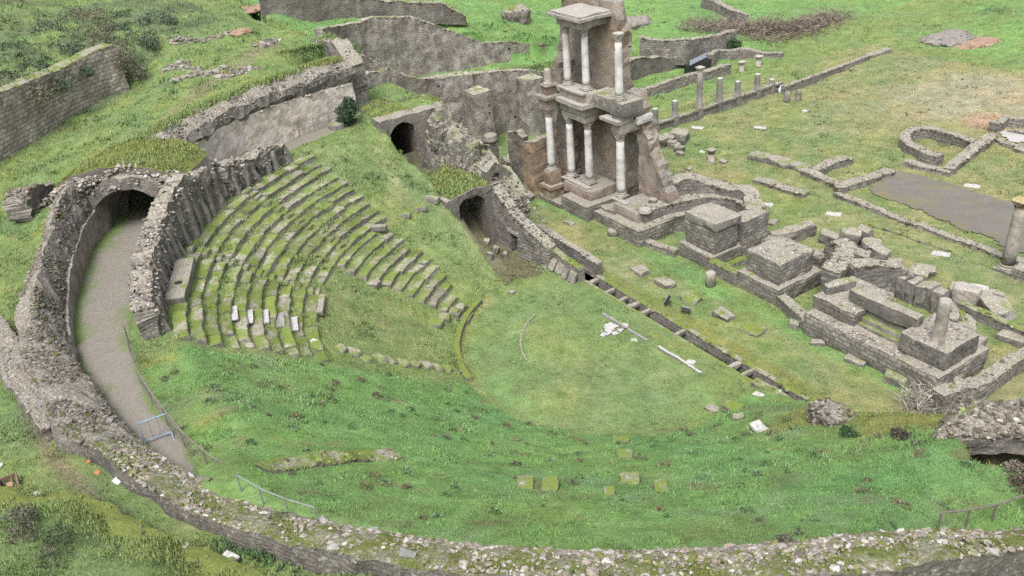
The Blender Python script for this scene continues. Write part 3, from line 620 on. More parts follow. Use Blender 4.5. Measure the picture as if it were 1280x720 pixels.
o = big_tris('weeds', M['leaf'], V1, C1); tag(o, 'low broad-leaved weeds in greyish green patches among the turf', 'weeds', kind='stuff')

def tufts(P, parent, seed, mossy=.5, hgt=.1, name='turf_tufts'):
    rng = np.random.default_rng(seed); P = np.asarray(P, float); k = np.clip(mossy+.8*fb2(P[:, 0], P[:, 1], .7, 3, seed), 0, 1)[:, None]
    V, C = blades_on(P, (MOS*k+MID*(1-k)), rng, hgt, .045, 4, 1.15, .8); o = big_tris(name, M['leaf'], V-np.array(parent['_o']), C); o.parent = parent; o['kind'] = 'stuff'; return o

A_ = RNG.uniform(116, 186, 3800); R_ = 27.45+np.abs(RNG.normal(0, .3, 3800)); P_ = np.stack([-R_*np.cos(np.radians(A_)), -R_*np.sin(np.radians(A_)), 0*A_], -1); P_[:, 2] = HL(P_[:, 0], P_[:, 1])
k_ = np.clip(fbm(np.stack([A_*.35, 0*A_, 0*A_], -1), 1, 3, 6)*1.6+.4, .05, 1) > RNG.uniform(0, 1, 3800); P_ = P_[k_]
V1, C1 = blades_on(P_, np.tile(np.array((.105, .165, .075)), (len(P_), 1)), RNG, .28, .10, 5, 1., .8); o = big_tris('undergrowth', M['leaf'], V1, C1); tag(o, 'dark leafy undergrowth along the outer foot of the ring wall', 'undergrowth', kind='stuff')
# ------------------------------------------------------------------ scaenae frons: the tall ruin
RU = thing('stage_front_ruin', (-15, 10, 0), 'tall brick stage front ruin with white marble columns in two storeys', 'ruin')
def prism_uz(mb, outline, v0, v1, step=.35, rough=.06, ragged=.12, seed=4):
    """a wall with front at v0 and back at v1 whose elevation is given by left(z) and right(z): outline = [(z, u_left, u_right)]"""
    z = np.array([o[0] for o in outline]); nz = int((z[-1]-z[0])/step)+1; zz = np.linspace(z[0], z[-1], nz)
    L = np.interp(zz, z, [o[1] for o in outline]); R = np.interp(zz, z, [o[2] for o in outline])
    L = L+ragged*fbm(np.stack([zz*2, 0*zz, 0*zz+seed], -1), 1, 3, seed)*2; R = R+ragged*fbm(np.stack([zz*2, 0*zz+5, 0*zz+seed], -1), 1, 3, seed+1)*2
    nu = max(4, int((R-L).max()/step)); nv = max(2, int((v1-v0)/step))
    ring = [(i/nu, 0) for i in range(nu+1)]+[(1, j/nv) for j in range(1, nv)]+[(1-i/nu, 1) for i in range(nu+1)]+[(0, 1-j/nv) for j in range(1, nv)]
    m = len(ring); V = []; 
    for k in range(nz):
        for (fu, fv) in ring: V.append((L[k]+(R[k]-L[k])*fu, v0+(v1-v0)*fv, zz[k]))
    V = np.array(V); F = []
    for k in range(nz-1):
        for j in range(m): F.append((k*m+j, k*m+(j+1) % m, (k+1)*m+(j+1) % m, (k+1)*m+j))
    e = (nz-1)*m
    F.append(tuple(e+j for j in range(m)))
    edge = ((V[:, 1] > v0+.05) & (V[:, 1] < v1-.05)) | (np.abs(V[:, 0]-np.interp(V[:, 2], zz, L)) < .02) | (np.abs(V[:, 0]-np.interp(V[:, 2], zz, R)) < .02)
    for d in range(3): V[:, d] += (rough+edge*.12)*1.5*fbm(V+d*19., 1.6, 3, seed+d)
    mb.add(V, F); return mb
mb = MB()
# main wall, split by the doorway behind the third column (u -12.6 .. -11.3, up to z 6.2)
prism_uz(mb, [(0, -22.6, -12.75), (2., -22.4, -12.7), (6.2, -22.3, -12.65)], 11.6, 12.7, seed=4)
prism_uz(mb, [(0, -11.45, -7.6), (2., -11.4, -8.3), (2.9, -11.4, -8.7), (4.2, -11.4, -9.5), (5.3, -11.35, -10.1), (6.2, -11.35, -10.6)], 11.6, 12.6, seed=14)
prism_uz(mb, [(6.15, -22.3, -10.6), (7.2, -22.2, -11.15), (8.4, -21.7, -11.6), (9.0, -21.6, -11.9)], 11.62, 12.7, seed=24)
prism_uz(mb, [(8.95, -21.5, -13.35), (10.6, -20.7, -13.45), (12, -20.4, -13.5), (14, -20.0, -13.55), (14.85, -19.2, -13.9)], 11.66, 12.6, seed=34)
mb.build('back_wall', M['frons_brick'], RU)
# pale jamb beside the doorway and brick return wall behind the left column
mb = MB(); gbox(mb, (-13.25, 11.42, 1.), (-12.7, 11.66, 6.2), .3, .03); mb.build('door_jamb', M['travertine'], RU)
mb = MB(); prism_uz(mb, [(0, -19.6, -18.1), (4, -19.5, -18.2), (7.4, -19.2, -18.4), (8.3, -19.0, -18.5), (10.2, -18.95, -18.55)], 10.3, 11.7, seed=44, ragged=.06); mb.build('side_pier', M['frons_brick'], RU)
# podium: plinths, pedestals and capping slabs
mb = MB(); gbox(mb, (-16.25, 8.1, 0), (-13.1, 11.6, 1.17), .28, .04); gbox(mb, (-10.8, 8.25, 0), (-7.55, 11.55, 1.2), .28, .04); gbox(mb, (-13.1, 8.75, 0), (-10.8, 9.4, .75), .28, .06); gbox(mb, (-13.15, 9.35, 0), (-10.7, 11.6, .95), .3, .12)
gbox(mb, (-19.2, 8.0, 0), (-16.3, 11.6, .35), .3, .08)
mb.build('plinth', M['masonry'], RU)
mb = MB(); gbox(mb, (-17.0, 8.95, 1.1), (-13.75, 11.6, 1.88), .26, .04); mb.build('pedestal', M['frons_pod'], RU)
mb = MB(); gbox(mb, (-11.1, 9.0, 1.15), (-8.55, 11.6, 1.92), .26, .04); mb.build('pedestal', M['frons_pod'], RU)
for lo, hi in (((-17.55, 9.1, 1.86), (-14.3, 9.6, 2.0)), ((-11.9, 9.3, 1.9), (-10.2, 9.75, 2.02))):
    mb = MB(); gbox(mb, lo, hi, .3, .02); mb.build('capping_slab', M['travertine'], RU)
# left pedestal (tall) carrying the leftmost column
mb = MB(); gbox(mb, (-18.75, 8.1, 0), (-17.55, 9.4, 1.15), .25, .03); gbox(mb, (-18.9, 7.95, 1.1), (-17.4, 9.4, 1.42), .25, .03); gbox(mb, (-18.6, 8.2, 1.4), (-17.7, 9.3, 2.45), .25, .03)
mb.build('tall_pedestal', M['sandstone'], RU)
def capital(mb, c, r, h):
    """Corinthian capital: bell, two rings of leaves, corner scrolls and a concave slab"""
    lathe(mb, c, [(r*.86, 0), (r*1.0, .02), (r*.88, .06), (r*.92, h*.45), (r*1.12, h*.72), (r*1.25, h*.84)], 16)
    for ring, (n, z0, hh, out) in enumerate(((8, .05, h*.38, 1.22), (8, h*.3, h*.36, 1.36))):
        for k in range(n):
            t = 2*PI*(k+.5*ring)/n; d = np.array((math.cos(t), math.sin(t), 0)); e = np.array((-math.sin(t), math.cos(t), 0)); o = np.array(c, float); w = r*.3
            P = [o+d*r*.92-e*w+(0, 0, z0), o+d*r*.92+e*w+(0, 0, z0), o+d*r*1.05+e*w*1.1+(0, 0, z0+hh*.65), o+d*r*out+e*w*.6+(0, 0, z0+hh), o+d*r*out-e*w*.6+(0, 0, z0+hh), o+d*r*1.05-e*w*1.1+(0, 0, z0+hh*.65), o+d*r*.9+(0, 0, z0+hh)]
            mb.add(P, [(0, 1, 2, 5), (5, 2, 3, 4), (3, 6, 4), (2, 6, 3), (5, 4, 6)])
    for k in range(4):
        t = PI/4+k*PI/2; block(mb, np.array(c)+(math.cos(t)*r*1.36, math.sin(t)*r*1.36, h*.66), (r*.4, r*.22, h*.24), (0, 0, t), .01, .3, 3)
    P = []
    for z in (h*.86, h):
        for k in range(16):
            t = 2*PI*k/16+PI/16*0; q = abs(((t+PI/4) % (PI/2))-PI/4)/(PI/4); P.append(np.array(c)+(math.cos(t)*r*(1.28+.42*q**2), math.sin(t)*r*(1.28+.42*q**2), z))
    F = [(k, (k+1) % 16, 16+(k+1) % 16, 16+k) for k in range(16)]+[tuple(range(15, -1, -1)), tuple(range(16, 32))]
    mb.add(P, F)
def column(parent, c, z0, z1, r, cap=True, base=True, label=None, mat='marble'):
    """base, shaft and capital of one column as a part with sub-parts"""
    c = np.array(c, float); hb = .34 if base else 0; hc = .62 if cap else 0
    mb = MB(); n = 10; H = z1-z0-hb-hc
    lathe(mb, (c[0], c[1], z0+hb), [(r*(1-.14*(i/n)**1.7), H*i/n) for i in range(n+1)], 24)
    sh = mb.build('column', M[mat], parent, True)
    if base:
        mb = MB(); gbox(mb, (c[0]-r*1.4, c[1]-r*1.4, z0), (c[0]+r*1.4, c[1]+r*1.4, z0+.1), .3, .008, rnd=.02)
        lathe(mb, (c[0], c[1], z0+.1), [(r*1.3, 0), (r*1.38, .05), (r*1.28, .1), (r*1.1, .13), (r*1.14, .17), (r*1.2, .2), (r*1.06, .24)], 24); mb.build('column_base', M['travertine'], sh, True)
    if cap:
        mb = MB(); capital(mb, (c[0], c[1], z1-hc), r*.86, hc); mb.build('capital', M['capital'], sh)
    return sh
for (u, v, z0, z1, r) in ((-18.15, 8.75, 2.45, 7.25, .3), (-17.0, 9.75, 1.98, 6.75, .3), (-15.05, 9.95, 1.98, 6.75, .3), (-11.55, 10.05, 2.0, 6.75, .32)):
    column(RU, (u, v), z0, z1, r)
for (u, v, z0, z1, r) in ((-17.0, 9.8, 9.02, 13.35, .27), (-15.1, 10.0, 9.05, 13.38, .27), (-11.6, 10.1, 9.05, 13.55, .28)):
    column(RU, (u, v), z0, z1, r)
# entablatures
mb = MB(); gbox(mb, (-17.45, 9.4, 6.75), (-14.65, 10.35, 7.3), .3, .02); gbox(mb, (-17.4, 10.3, 6.78), (-16.6, 11.66, 7.28), .3, .02)
gbox(mb, (-15.45, 10.3, 6.78), (-14.68, 11.66, 7.28), .3, .02); mb.build('architrave', M['travertine'], RU)
mb = MB(); gbox(mb, (-17.55, 9.3, 7.28), (-14.55, 11.66, 7.95), .3, .025); gbox(mb, (-17.95, 8.9, 7.93), (-14.2, 11.64, 8.28), .3, .03); mb.build('cornice', M['travertine'], RU)
mb = MB(); gbox(mb, (-17.5, 9.35, 8.26), (-14.7, 10.5, 8.88), .3, .02); gbox(mb, (-17.7, 9.15, 8.86), (-14.55, 10.6, 9.03), .3, .02); gbox(mb, (-14.75, 9.55, 8.26), (-14.25, 11.64, 8.98), .3, .03); mb.build('upper_podium', M['travertine'], RU)
mb = MB(); gbox(mb, (-14.3, 9.9, 8.0), (-11.1, 11.64, 8.98), .3, .03); gbox(mb, (-12.0, 9.6, 8.1), (-10.7, 11.5, 9.04), .3, .03); mb.build('spanning_slab', M['grey_stone'], RU)
mb = MB(); gbox(mb, (-12.0, 9.65, 6.75), (-11.1, 11.64, 7.55), .3, .025); gbox(mb, (-13.0, 9.4, 7.5), (-11.0, 10.9, 7.78), .3, .03); gbox(mb, (-11.85, 9.75, 7.76), (-11.0, 11.6, 8.12), .3, .03); mb.build('bracket_block', M['travertine'], RU)
mb = MB(); gbox(mb, (-11.1, 11.0, 7.2), (-10.75, 12.4, 7.75), .3, .03); mb.build('white_block', M['white_stone'], RU)
mb = MB(); gbox(mb, (-18.7, 8.3, 7.25), (-17.65, 10.4, 8.1), .3, .03); gbox(mb, (-18.95, 8.1, 8.08), (-17.4, 10.4, 8.35), .3, .03); gbox(mb, (-18.55, 8.45, 8.33), (-17.8, 9.4, 8.98), .3, .03); gbox(mb, (-18.7, 8.3, 8.96), (-17.65, 9.5, 9.12), .3, .03); mb.build('entablature_block', M['frons_pod'], RU)
mb = MB(); lathe(mb, (-18.15, 8.85, 9.1), [(.36, 0), (.38, .08), (.3, .16), (.27, .2), (.26, 1.0), (.2, 1.12)], 16); mb.build('column_stump', M['travertine'], RU, True)
mb = MB(); gbox(mb, (-17.45, 9.35, 13.35), (-14.65, 10.4, 14.0), .3, .02); gbox(mb, (-17.4, 10.35, 13.37), (-14.7, 11.68, 13.98), .3, .02); mb.build('upper_architrave', M['travertine'], RU)
mb = MB(); gbox(mb, (-17.95, 8.85, 13.98), (-14.1, 12.5, 14.22), .35, .03); gbox(mb, (-17.8, 9.0, 14.2), (-14.3, 12.3, 14.38), .35, .05); mb.build('roof_slab', M['travertine'], RU)
# low objects on the podium
o = block(MB(), (-9.3, 11., 1.92), (.5, .35, .35), (.2, .2, .6), .05).build('carved_fragment', M['grey_stone']); tag(o, 'small carved stone fragment lying beside the single front column', 'stone')
mb = MB(); lathe(mb, (-8.55, 9.65, 1.92), [(.5, 0), (.52, .08), (.4, .14), (.42, .22), (.3, .26), (.16, .22)], 16); o = mb.build('round_pad', M['travertine'], None, True); tag(o, 'empty round column base on the corner of the podium', 'column base')
# ------------------------------------------------------------------ exedra and pedestals of the stage wall
mb = MB()
arc = [(-7.6, 8.3), (-7.75, 9.5), (-7.7, 11), (-7.35, 12.6), (-6.6, 14.2), (-5.4, 15.0), (-4.2, 14.7)]
wall(mb, [(u, v, 0, 1.2) for u, v in arc], 1.3, .28, .05, .05, side=1, seed=61)
arc2 = [(-8.25, 9.4), (-8.3, 11), (-7.95, 12.6), (-7.1, 14.4), (-5.6, 15.3), (-4.3, 14.9)]
wall(mb, [(u, v, 1.1, 2.0) for u, v in arc2], 1.0, .28, .04, .06, side=1, seed=62)
wall(mb, [(-9.0, 12.1, 1.9, 3.0), (-8.6, 13.6, 1.2, 3.0), (-7.4, 15.0, 1., 2.7), (-5.2, 15.6, .8, 2.5), (-3.6, 14.3, .8, 2.4)], 1.1, .28, .08, .3, side=1, seed=63)
o = mb.build('exedra_wall', M['masonry']); tag(o, 'curved two-step masonry wall bending back from the podium corner', 'wall')
mb = MB(); gbox(mb, (-3.4, 12.4, 0), (-2.1, 14.8, 2.5), .28, .06, .15); gbox(mb, (-3.0, 11.9, 0), (-2.3, 12.6, .9), .28, .06)
o = mb.build('wall_stub', M['masonry']); tag(o, 'broken wall end standing behind the leftmost pedestal', 'wall')
p = thing('stone_pedestal', (-3.5, 10.8, 0), 'pedestal with a thick cracked hollow slab on top, beside the curved wall', 'pedestal', 'pedestals along the stage wall')
mb = MB(); gbox(mb, (-5.08, 9.5, 0), (-1.92, 12.2, 1.0), .22, .06); mb.build('base_course', M['masonry'], p)
mb = MB(); gbox(mb, (-4.88, 9.86, .98), (-2.08, 11.9, 2.62), .22, .06); mb.build('pedestal_body', M['masonry'], p)
mb = MB(); gbox(mb, (-4.82, 9.8, 2.66), (-1.95, 12.1, 3.2), .2, .07, .1, topfn=lambda x, y: 3.22-.4*np.exp(-(((x+3.4)/.8)**2+((y-11)/.6)**2)*1.2)); mb.build('top_slab', M['grey_top'], p)
p = thing('stone_pedestal', (1.5, 11.3, 0), 'square flat-topped pedestal in the middle of the stage wall', 'pedestal', 'pedestals along the stage wall')
mb = MB(); gbox(mb, (.38, 9.3, 0), (3.68, 13.2, 1.12), .22, .06); mb.build('base_course', M['masonry'], p)
mb = MB(); gbox(mb, (.68, 9.7, 1.1), (3.32, 12.65, 2.56), .22, .06, .08); mb.build('pedestal_body', M['masonry'], p)
mb = MB(); P_ = np.stack([RNG.uniform(.75, 3.25, 260), RNG.uniform(9.78, 12.55, 260), np.full(260, 2.56)], -1); stones(mb, P_, RNG.gamma(4, .013, 260)+.02, .45, seed=64, cols=STONE_COLS*.9); mb.build('loose_stones', M['loose_stone'], p)
mb = MB(); wall(mb, [(-7.4, 8.9, 0, .42), (-5.0, 9.3, 0, .42)], .5, .25, .04, .05, seed=71)
o = mb.build('low_wall', M['masonry']); tag(o, 'short low wall between the podium corner and the first pedestal', 'wall')
mb = MB(); wall(mb, [(-1.95, 9.5, 0, .85), (.45, 9.45, 0, .9)], .55, .25, .04, .05, seed=72); wall(mb, [(-1.7, 10.6, 0, .3), (-1.3, 12.2, 0, .35)], .5, .25, .05, .1, seed=73)
o = mb.build('low_wall', M['masonry_mossy']); tag(o, 'low wall joining the two pedestals', 'wall')
mb = MB(); wall(mb, [(3.6, 9.6, 0, .75), (4.8, 9.2, 0, .7), (6.45, 8.75, 0, .65)], .6, .25, .04, .06, seed=74); wall(mb, [(3.5, 13.2, 0, .75), (3.9, 14.4, 0, .8)], .5, .25, .05, .1, seed=75); wall(mb, [(3.9, 14.3, 0, .9), (4.6, 12.2, 0, .9)], .4, .25, .05, .1, seed=76)
o = mb.build('low_wall', M['masonry']); tag(o, 'low wall around the sunken grass bay right of the middle pedestal', 'wall')
# ------------------------------------------------------------------ right-hand block of the stage wall
p = thing('stage_block', (10.3, 10.3, 0), 'long masonry platform of the stage wall with mossy steps and a dark lintel', 'ruin')
mb = MB(); gbox(mb, (6.42, 8.22, 0), (14.62, 12.5, 1.32), .22, .06, .06); mb.build('platform', M['masonry'], p)
mb = MB(); gbox(mb, (6.35, 8.98, 1.28), (9.12, 12.3, 2.15), .22, .06, .12); mb.build('left_pier', M['masonry'], p)
mb = MB(); gbox(mb, (11.87, 8.88, 1.28), (14.42, 11.7, 2.42), .22, .055, .06); mb.build('right_pier', M['black_wall'], p)
mb = MB(); gbox(mb, (9.1, 9.3, 1.28), (11.88, 9.62, 1.5), .26, .03); gbox(mb, (9.1, 9.58, 1.28), (11.88, 10.0, 1.75), .26, .03); gbox(mb, (9.1, 9.95, 1.28), (11.88, 11.2, 1.98), .26, .03); mb.build('steps', M['mossy_stone'], p)
mb = MB(); gbox(mb, (8.0, 9.75, 2.13), (12.1, 10.45, 2.95), .24, .05); mb.build('lintel', M['dark_stone'], p)
mb = MB(); block(mb, (6.95, 10.4, 2.1), (.55, 1.9, .65), (0, .1, -.25), .05, .15, 5); mb.build('curb_stone', M['grey_stone'], p)
P_ = np.concatenate([np.stack([RNG.uniform(6.5, 9.0, 220), RNG.uniform(9.1, 12.2, 220), np.full(220, 2.15)], -1), np.stack([RNG.uniform(12, 14.3, 150), RNG.uniform(9., 11.6, 150), np.full(150, 2.42)], -1), np.stack([RNG.uniform(6.5, 14.5, 260), RNG.uniform(8.3, 8.9, 260), np.full(260, 1.32)], -1)])
mb = MB(); stones(mb, P_, RNG.gamma(4, .013, len(P_))+.02, .45, seed=65, cols=STONE_COLS*.85); mb.build('loose_stones', M['loose_stone'], p)
mb = MB(); lathe(mb, (13.55, 9.5, 2.38), [(.34, 0), (.36, .04), (.31, .1), (.3, 1.3), (.28, 2.2), (.27, 2.48), (.2, 2.5), (.19, 2.4)], 18)
o = mb.build('column_stub', M['travertine'], None, True); tag(o, 'broken grey column stump on the right pier of the stage block', 'column')
mb = MB()
for k, (u, v) in enumerate(((11.6, 12.6), (12.4, 12.55), (13.2, 12.6), (11.9, 13.3), (12.8, 13.3))): block(mb, (u, v, 1.0+.12*(k % 2)), (.85, .65, .6), (0.05, .05, k*.2), .08, .2, 5)
gbox(mb, (11.0, 12.4, 0), (13.9, 13.7, 1.05), .3, .1); o = mb.build('masonry_heap', M['masonry']); tag(o, 'rough heap of squared masonry behind the broken column stump', 'masonry')
# curved niche fragments behind the block
mb = MB(); wall(mb, [(2.6, 14.9, 0, 1.5), (3.2, 14.8, 0, 2.4), (4.3, 14.9, 0, 2.3), (5.2, 15.4, 0, 2.1)], 1.0, .27, .08, .2, seed=81); wall(mb, [(4.0, 14.6, 0, 2.3), (4.9, 13.4, 0, 2.4), (5.2, 11.9, 0, 2.2)], 1.1, .27, .07, .1, seed=82, stn=25.)
o = mb.build('niche_wall', M['masonry']); tag(o, 'forked niche wall with a rubble top behind the grass bay', 'wall')
mb = MB(); wall(mb, [(5.7, 13.0, 0, 2.3), (6.2, 14.3, 0, 2.25), (7.1, 15.6, 0, 2.0), (7.6, 16.2, 0, 1.4)], .9, .27, .06, .1, seed=83)
o = mb.build('niche_wall', M['masonry']); tag(o, 'pale curved niche wall curving away behind the left pier of the stage block', 'wall')
mb = MB(); block(mb, (2.3, 14.2, 0), (1.0, 1.1, 1.5), (0, 0, .3), .14, .25, 6); o = mb.build('core_lump', M['rubble_core']); tag(o, 'brownish lump of concrete rubble core against the forked wall', 'rubble')
# enclosure at the right end
mb = MB(); wall(mb, [(15.2, 7.4, 0, 1.35), (15.7, 10., 0, 1.0), (15.6, 12.5, 0, .85), (15.6, 17, 0, .7), (15.6, 19.5, 0, .7)], .75, .27, .07, .12, seed=91)
o = mb.build('enclosure_wall', M['masonry']); tag(o, 'white-topped rubble wall running back from the dry thorn bush at the right', 'wall')
mb = MB(); wall(mb, [(14.2, 10.2, -.6, .75), (15.4, 9.3, -.6, .7)], .5, .27, .05, .1, seed=92)
o = mb.build('enclosure_wall', M['dark_wall']); tag(o, 'short dark wall closing the gap right of the stage block', 'wall')
mb = MB(); wall(mb, [(10.5, 16.6, 0, .55), (13.5, 16.5, 0, .6), (18, 16.4, 0, .6)], .5, .27, .05, .1, seed=93); wall(mb, [(14.3, 12.2, 0, .35), (10.9, 16.2, 0, .35)], .3, .27, .05, .1, seed=94)
o = mb.build('enclosure_wall', M['masonry_mossy']); tag(o, 'low kerb-like wall on the far side of the small right enclosure', 'wall')
# ------------------------------------------------------------------ curtain slot (trench) with its cross slabs
mb = MB(); wall(mb, [(-6.3, 2.8, -1.3, .06), (4, 2.8, -1.3, .0), (12.1, 2.8, -1.3, .02)], .22, .3, .02, .02, side=-1, seed=101, stn=0)
wall(mb, [(-6.3, 3.5, -1.3, .1), (4, 3.5, -1.3, .08), (12.3, 3.5, -1.3, .1)], .3, .3, .02, .03, side=1, seed=102, stn=14)
gbox(mb, (-12.9, 2.5, -1.5), (12.5, 3.9, -1.25), .5, .02); gbox(mb, (12.0, 2.5, -1.3), (12.4, 3.9, .2), .3, .04)
o = mb.build('curtain_slot', M['masonry_mossy']); tag(o, 'narrow stone-lined slot for the stage curtain along the orchestra', 'trench')
mb = MB(); wall(mb, [(8.1, 2.62, -.3, .3), (10, 2.62, -.3, .34), (12.2, 2.62, -.3, .3)], .5, .27, .05, .08, seed=103); o = mb.build('coping', M['masonry_mossy']); tag(o, 'raised stone coping at the right end of the curtain slot', 'coping')
for i, (x, y) in enumerate(((734, 353), (756, 365), (771, 376), (784, 383), (798, 392), (842, 418), (911, 459), (927, 468))):
    q = at(x, y, .05); mb = MB(); block(mb, (q[0], 3.15, -.22), (.24+.08*(i % 3 == 0), .95, .26), (0, 0, .05*(i % 3-1)), .025, .12, 4)
    o = mb.build('cross_slab', M['grey_stone']); tag(o, 'grey stone slab bridging the curtain slot', 'slab', 'cross slabs in the curtain slot')
q = at(880, 440, -.6); rng = np.random.default_rng(5); 
Vv = []; Cc = []
for k in range(900):
    c = np.array((rng.uniform(2.9, 6.7), rng.uniform(2.9, 3.45), rng.uniform(-1.0, -.35))); t = rng.uniform(0, 6.28); d = np.array((math.cos(t), math.sin(t), rng.uniform(-.3, .6)))*.09; e = np.array((-math.sin(t), math.cos(t), 0))*.05
    Vv += [c-e, c+e, c+d]; Cc += [np.array((.045, .075, .03))*rng.uniform(.6, 1.5)]*3
o = big_tris('ferns', M['leaf'], np.array(Vv), np.array(Cc)); tag(o, 'dark ferns growing inside the curtain slot', 'ferns', kind='stuff')
# ------------------------------------------------------------------ left side passage: double wall, leaning slabs, vaults
mb = MB(); wall(mb, [(-13.2, 2.5, -.2, 1.75), (-10.5, 2.5, -.2, 1.3), (-6.5, 2.5, -.2, .95)], .5, .27, .06, .1, seed=111); o = mb.build('passage_wall', M['masonry_mossy']); tag(o, 'mossy near wall of the two parallel walls left of the slot', 'wall')
mb = MB(); wall(mb, [(-13.0, 3.85, -.2, 1.25), (-9.5, 3.85, -.2, 1.1), (-6.3, 3.85, -.2, 1.0)], .5, .27, .05, .06, seed=112); o = mb.build('passage_wall', M['masonry']); tag(o, 'far wall with a pale coping, beside the stage grass, of the two parallel walls', 'wall')
for i in range(8):
    f = i/7; u = -11.8+5.0*f; mb = MB(); block(mb, (u, 1.75+.08*(i % 3), .0), (.55+.1*(i % 2), .2+.06*(i % 3), .95-.2*f), (-.5-.08*(i % 3), .05*(i % 2), .1*(i % 3-1)), .05, .2, 5)
    o = mb.build('leaning_slab', M['grey_stone']); tag(o, 'grey slab leaning on the near passage wall', 'slab', 'slabs leaning on the passage wall')
def arch_wall(mb, u, v0, v1, zb, top, vc, w, crown, th=.8, step=.18, seed=7, axis='v', jag=.06):
    """a wall facing +u, from v0 to v1, pierced by a round arch of width w whose crown is at z = crown"""
    nv = int((v1-v0)/step)+1; vv = np.linspace(v0, v1, nv); tv = top(vv)+jag*fbm(np.stack([vv, 0*vv, 0*vv+seed], -1), 1.1, 3, seed)*1.5
    zi = np.where(np.abs(vv-vc) < w/2, crown-w/2+np.sqrt(np.clip((w/2)**2-(vv-vc)**2, 0, None)), zb)
    n = 8; V = []; U = []
    for i in range(nv):
        for f in (0, th):
            for k in range(n+1):
                z = zi[i]+(max(tv[i], zi[i]+.1)-zi[i])*k/n; V.append((u-f, vv[i], z)); U.append((vv[i], z, f))
    V = np.array(V); m = 2*(n+1); F = []
    for i in range(nv-1):
        for k in range(n):
            F.append((i*m+k, (i+1)*m+k, (i+1)*m+k+1, i*m+k+1)); F.append((i*m+n+1+k+1, (i+1)*m+n+1+k+1, (i+1)*m+n+1+k, i*m+n+1+k))
        F.append((i*m+n, (i+1)*m+n, (i+1)*m+2*n+1, i*m+2*n+1)); F.append((i*m, i*m+n+1, (i+1)*m+n+1, (i+1)*m))
    for e in (0, nv-1):
        f = [e*m+k for k in range(n+1)]+[e*m+n+1+k for k in range(n, -1, -1)]; F.append(tuple(f) if e == 0 else tuple(f[::-1]))
    for d in range(3): V[:, d] += .06*fbm(V+d*13., 1.5, 3, seed+d)*1.6
    mb.add(V, F, None, np.array(U))
def barrel(mb, u0, u1, vc, w, crown0, crown1, zb, seed=3, n=10, closed=True):
    """the vaulted passage behind an arch: inner face of a tunnel running from u0 to u1"""
    V = []; F = []; k = 14; uu = np.linspace(u0, u1, n); 
    for i, u in enumerate(uu):
        c = crown0+(crown1-crown0)*i/(n-1); V.append((u, vc-w/2, zb))
        for j in range(k+1):
            t = PI*j/k; V.append((u, vc-w/2*math.cos(t), c-w/2+w/2*math.sin(t)))
        V.append((u, vc+w/2, zb))
    m = k+3
    for i in range(n-1):
        for j in range(m-1): F.append((i*m+j, i*m+j+1, (i+1)*m+j+1, (i+1)*m+j))
    if closed: F.append(tuple((n-1)*m+j for j in range(m)))
    V = np.array(V); V = V+.05*np.stack([fbm(V+d*7., 1.5, 3, seed+d) for d in range(3)], -1)*1.6; mb.add(V, F)
def rubble_mass(mb, ctr, rad, rough=.3, seed=1, zmin=None, rot=0., stn=22.):
    V, F = CUBE[20]; P = V/np.linalg.norm(V, axis=1)[:, None]; P = P*(.55+.45*np.abs(V).max(1))[:, None]
    P = np.sign(P)*np.abs(P)**.85; P = P*np.array(rad, float)
    P = P@rotm(0, 0, rot).T
    W_ = P+np.array(ctr, float); nn = P/np.linalg.norm(P, axis=1)[:, None]
    P = P*(1+rough*fbm(P+seed*3.1, .7, 4, seed)[:, None]*1.8)+nn*(.32*fbm(W_, 1.6, 4, seed+5)+.16*fbm(W_, 4.5, 2, seed+7))[:, None]+np.array(ctr, float)
    if zmin is not None: P[:, 2] = np.maximum(P[:, 2], zmin)
    mb.add(P, F); rng = np.random.default_rng(seed); k = int(stn*(rad[0]*rad[1]+rad[1]*rad[2]+rad[0]*rad[2])*2)
    if k: stones(mb, P[rng.integers(0, len(P), k)]+rng.normal(0, .05, (k, 3)), rng.gamma(4, .012, k)+.025, .7, seed=seed, cols=np.array([(.7, .68, .64), (1., .98, .95), (1.35, 1.33, 1.3), (.8, .72, .6), (.55, .53, .5)]))
    return mb
VP = thing('side_passage_vaults', (-18, .5, 3), 'ruined vaulted side passage with two dark arches stepping down beside the seating', 'ruin')
mb = MB(); arch_wall(mb, -21.7, -3.2, 1.3, 3.5, lambda v: 8.42+0*v, -1.45, 2.2, 7.95, 1.1, seed=121); mb.build('arch_wall', M['rubble_core'], VP)
mb = MB(); gbox(mb, (-27.6, -2.8, 8.1), (-22.3, -.15, 8.32), .3, .05, .05); mb.build('earth_cover', M['turf_cover'], VP); tufts(np.stack([RNG.uniform(-27.5, -22.2, 300), RNG.uniform(-2.7, -.2, 300), 0*RNG.uniform(0, 1, 300)+8.33], -1), VP, 9, .4)
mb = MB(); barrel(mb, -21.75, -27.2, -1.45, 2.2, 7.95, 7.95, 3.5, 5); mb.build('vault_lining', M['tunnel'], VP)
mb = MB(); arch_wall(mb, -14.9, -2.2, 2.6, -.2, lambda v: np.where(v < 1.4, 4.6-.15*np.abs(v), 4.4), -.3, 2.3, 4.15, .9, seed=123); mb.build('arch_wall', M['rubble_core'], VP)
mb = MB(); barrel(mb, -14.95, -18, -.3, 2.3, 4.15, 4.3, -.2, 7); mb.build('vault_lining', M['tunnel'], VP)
mb = MB(); rubble_mass(mb, (-19.4, 1.5, 3.4), (2.2, 1.4, 3.4), .22, 31); rubble_mass(mb, (-17.0, 1.9, 2.9), (1.9, 1.2, 2.7), .2, 32); rubble_mass(mb, (-21.2, 1.5, 4.6), (1.7, 1.5, 3.7), .2, 33)
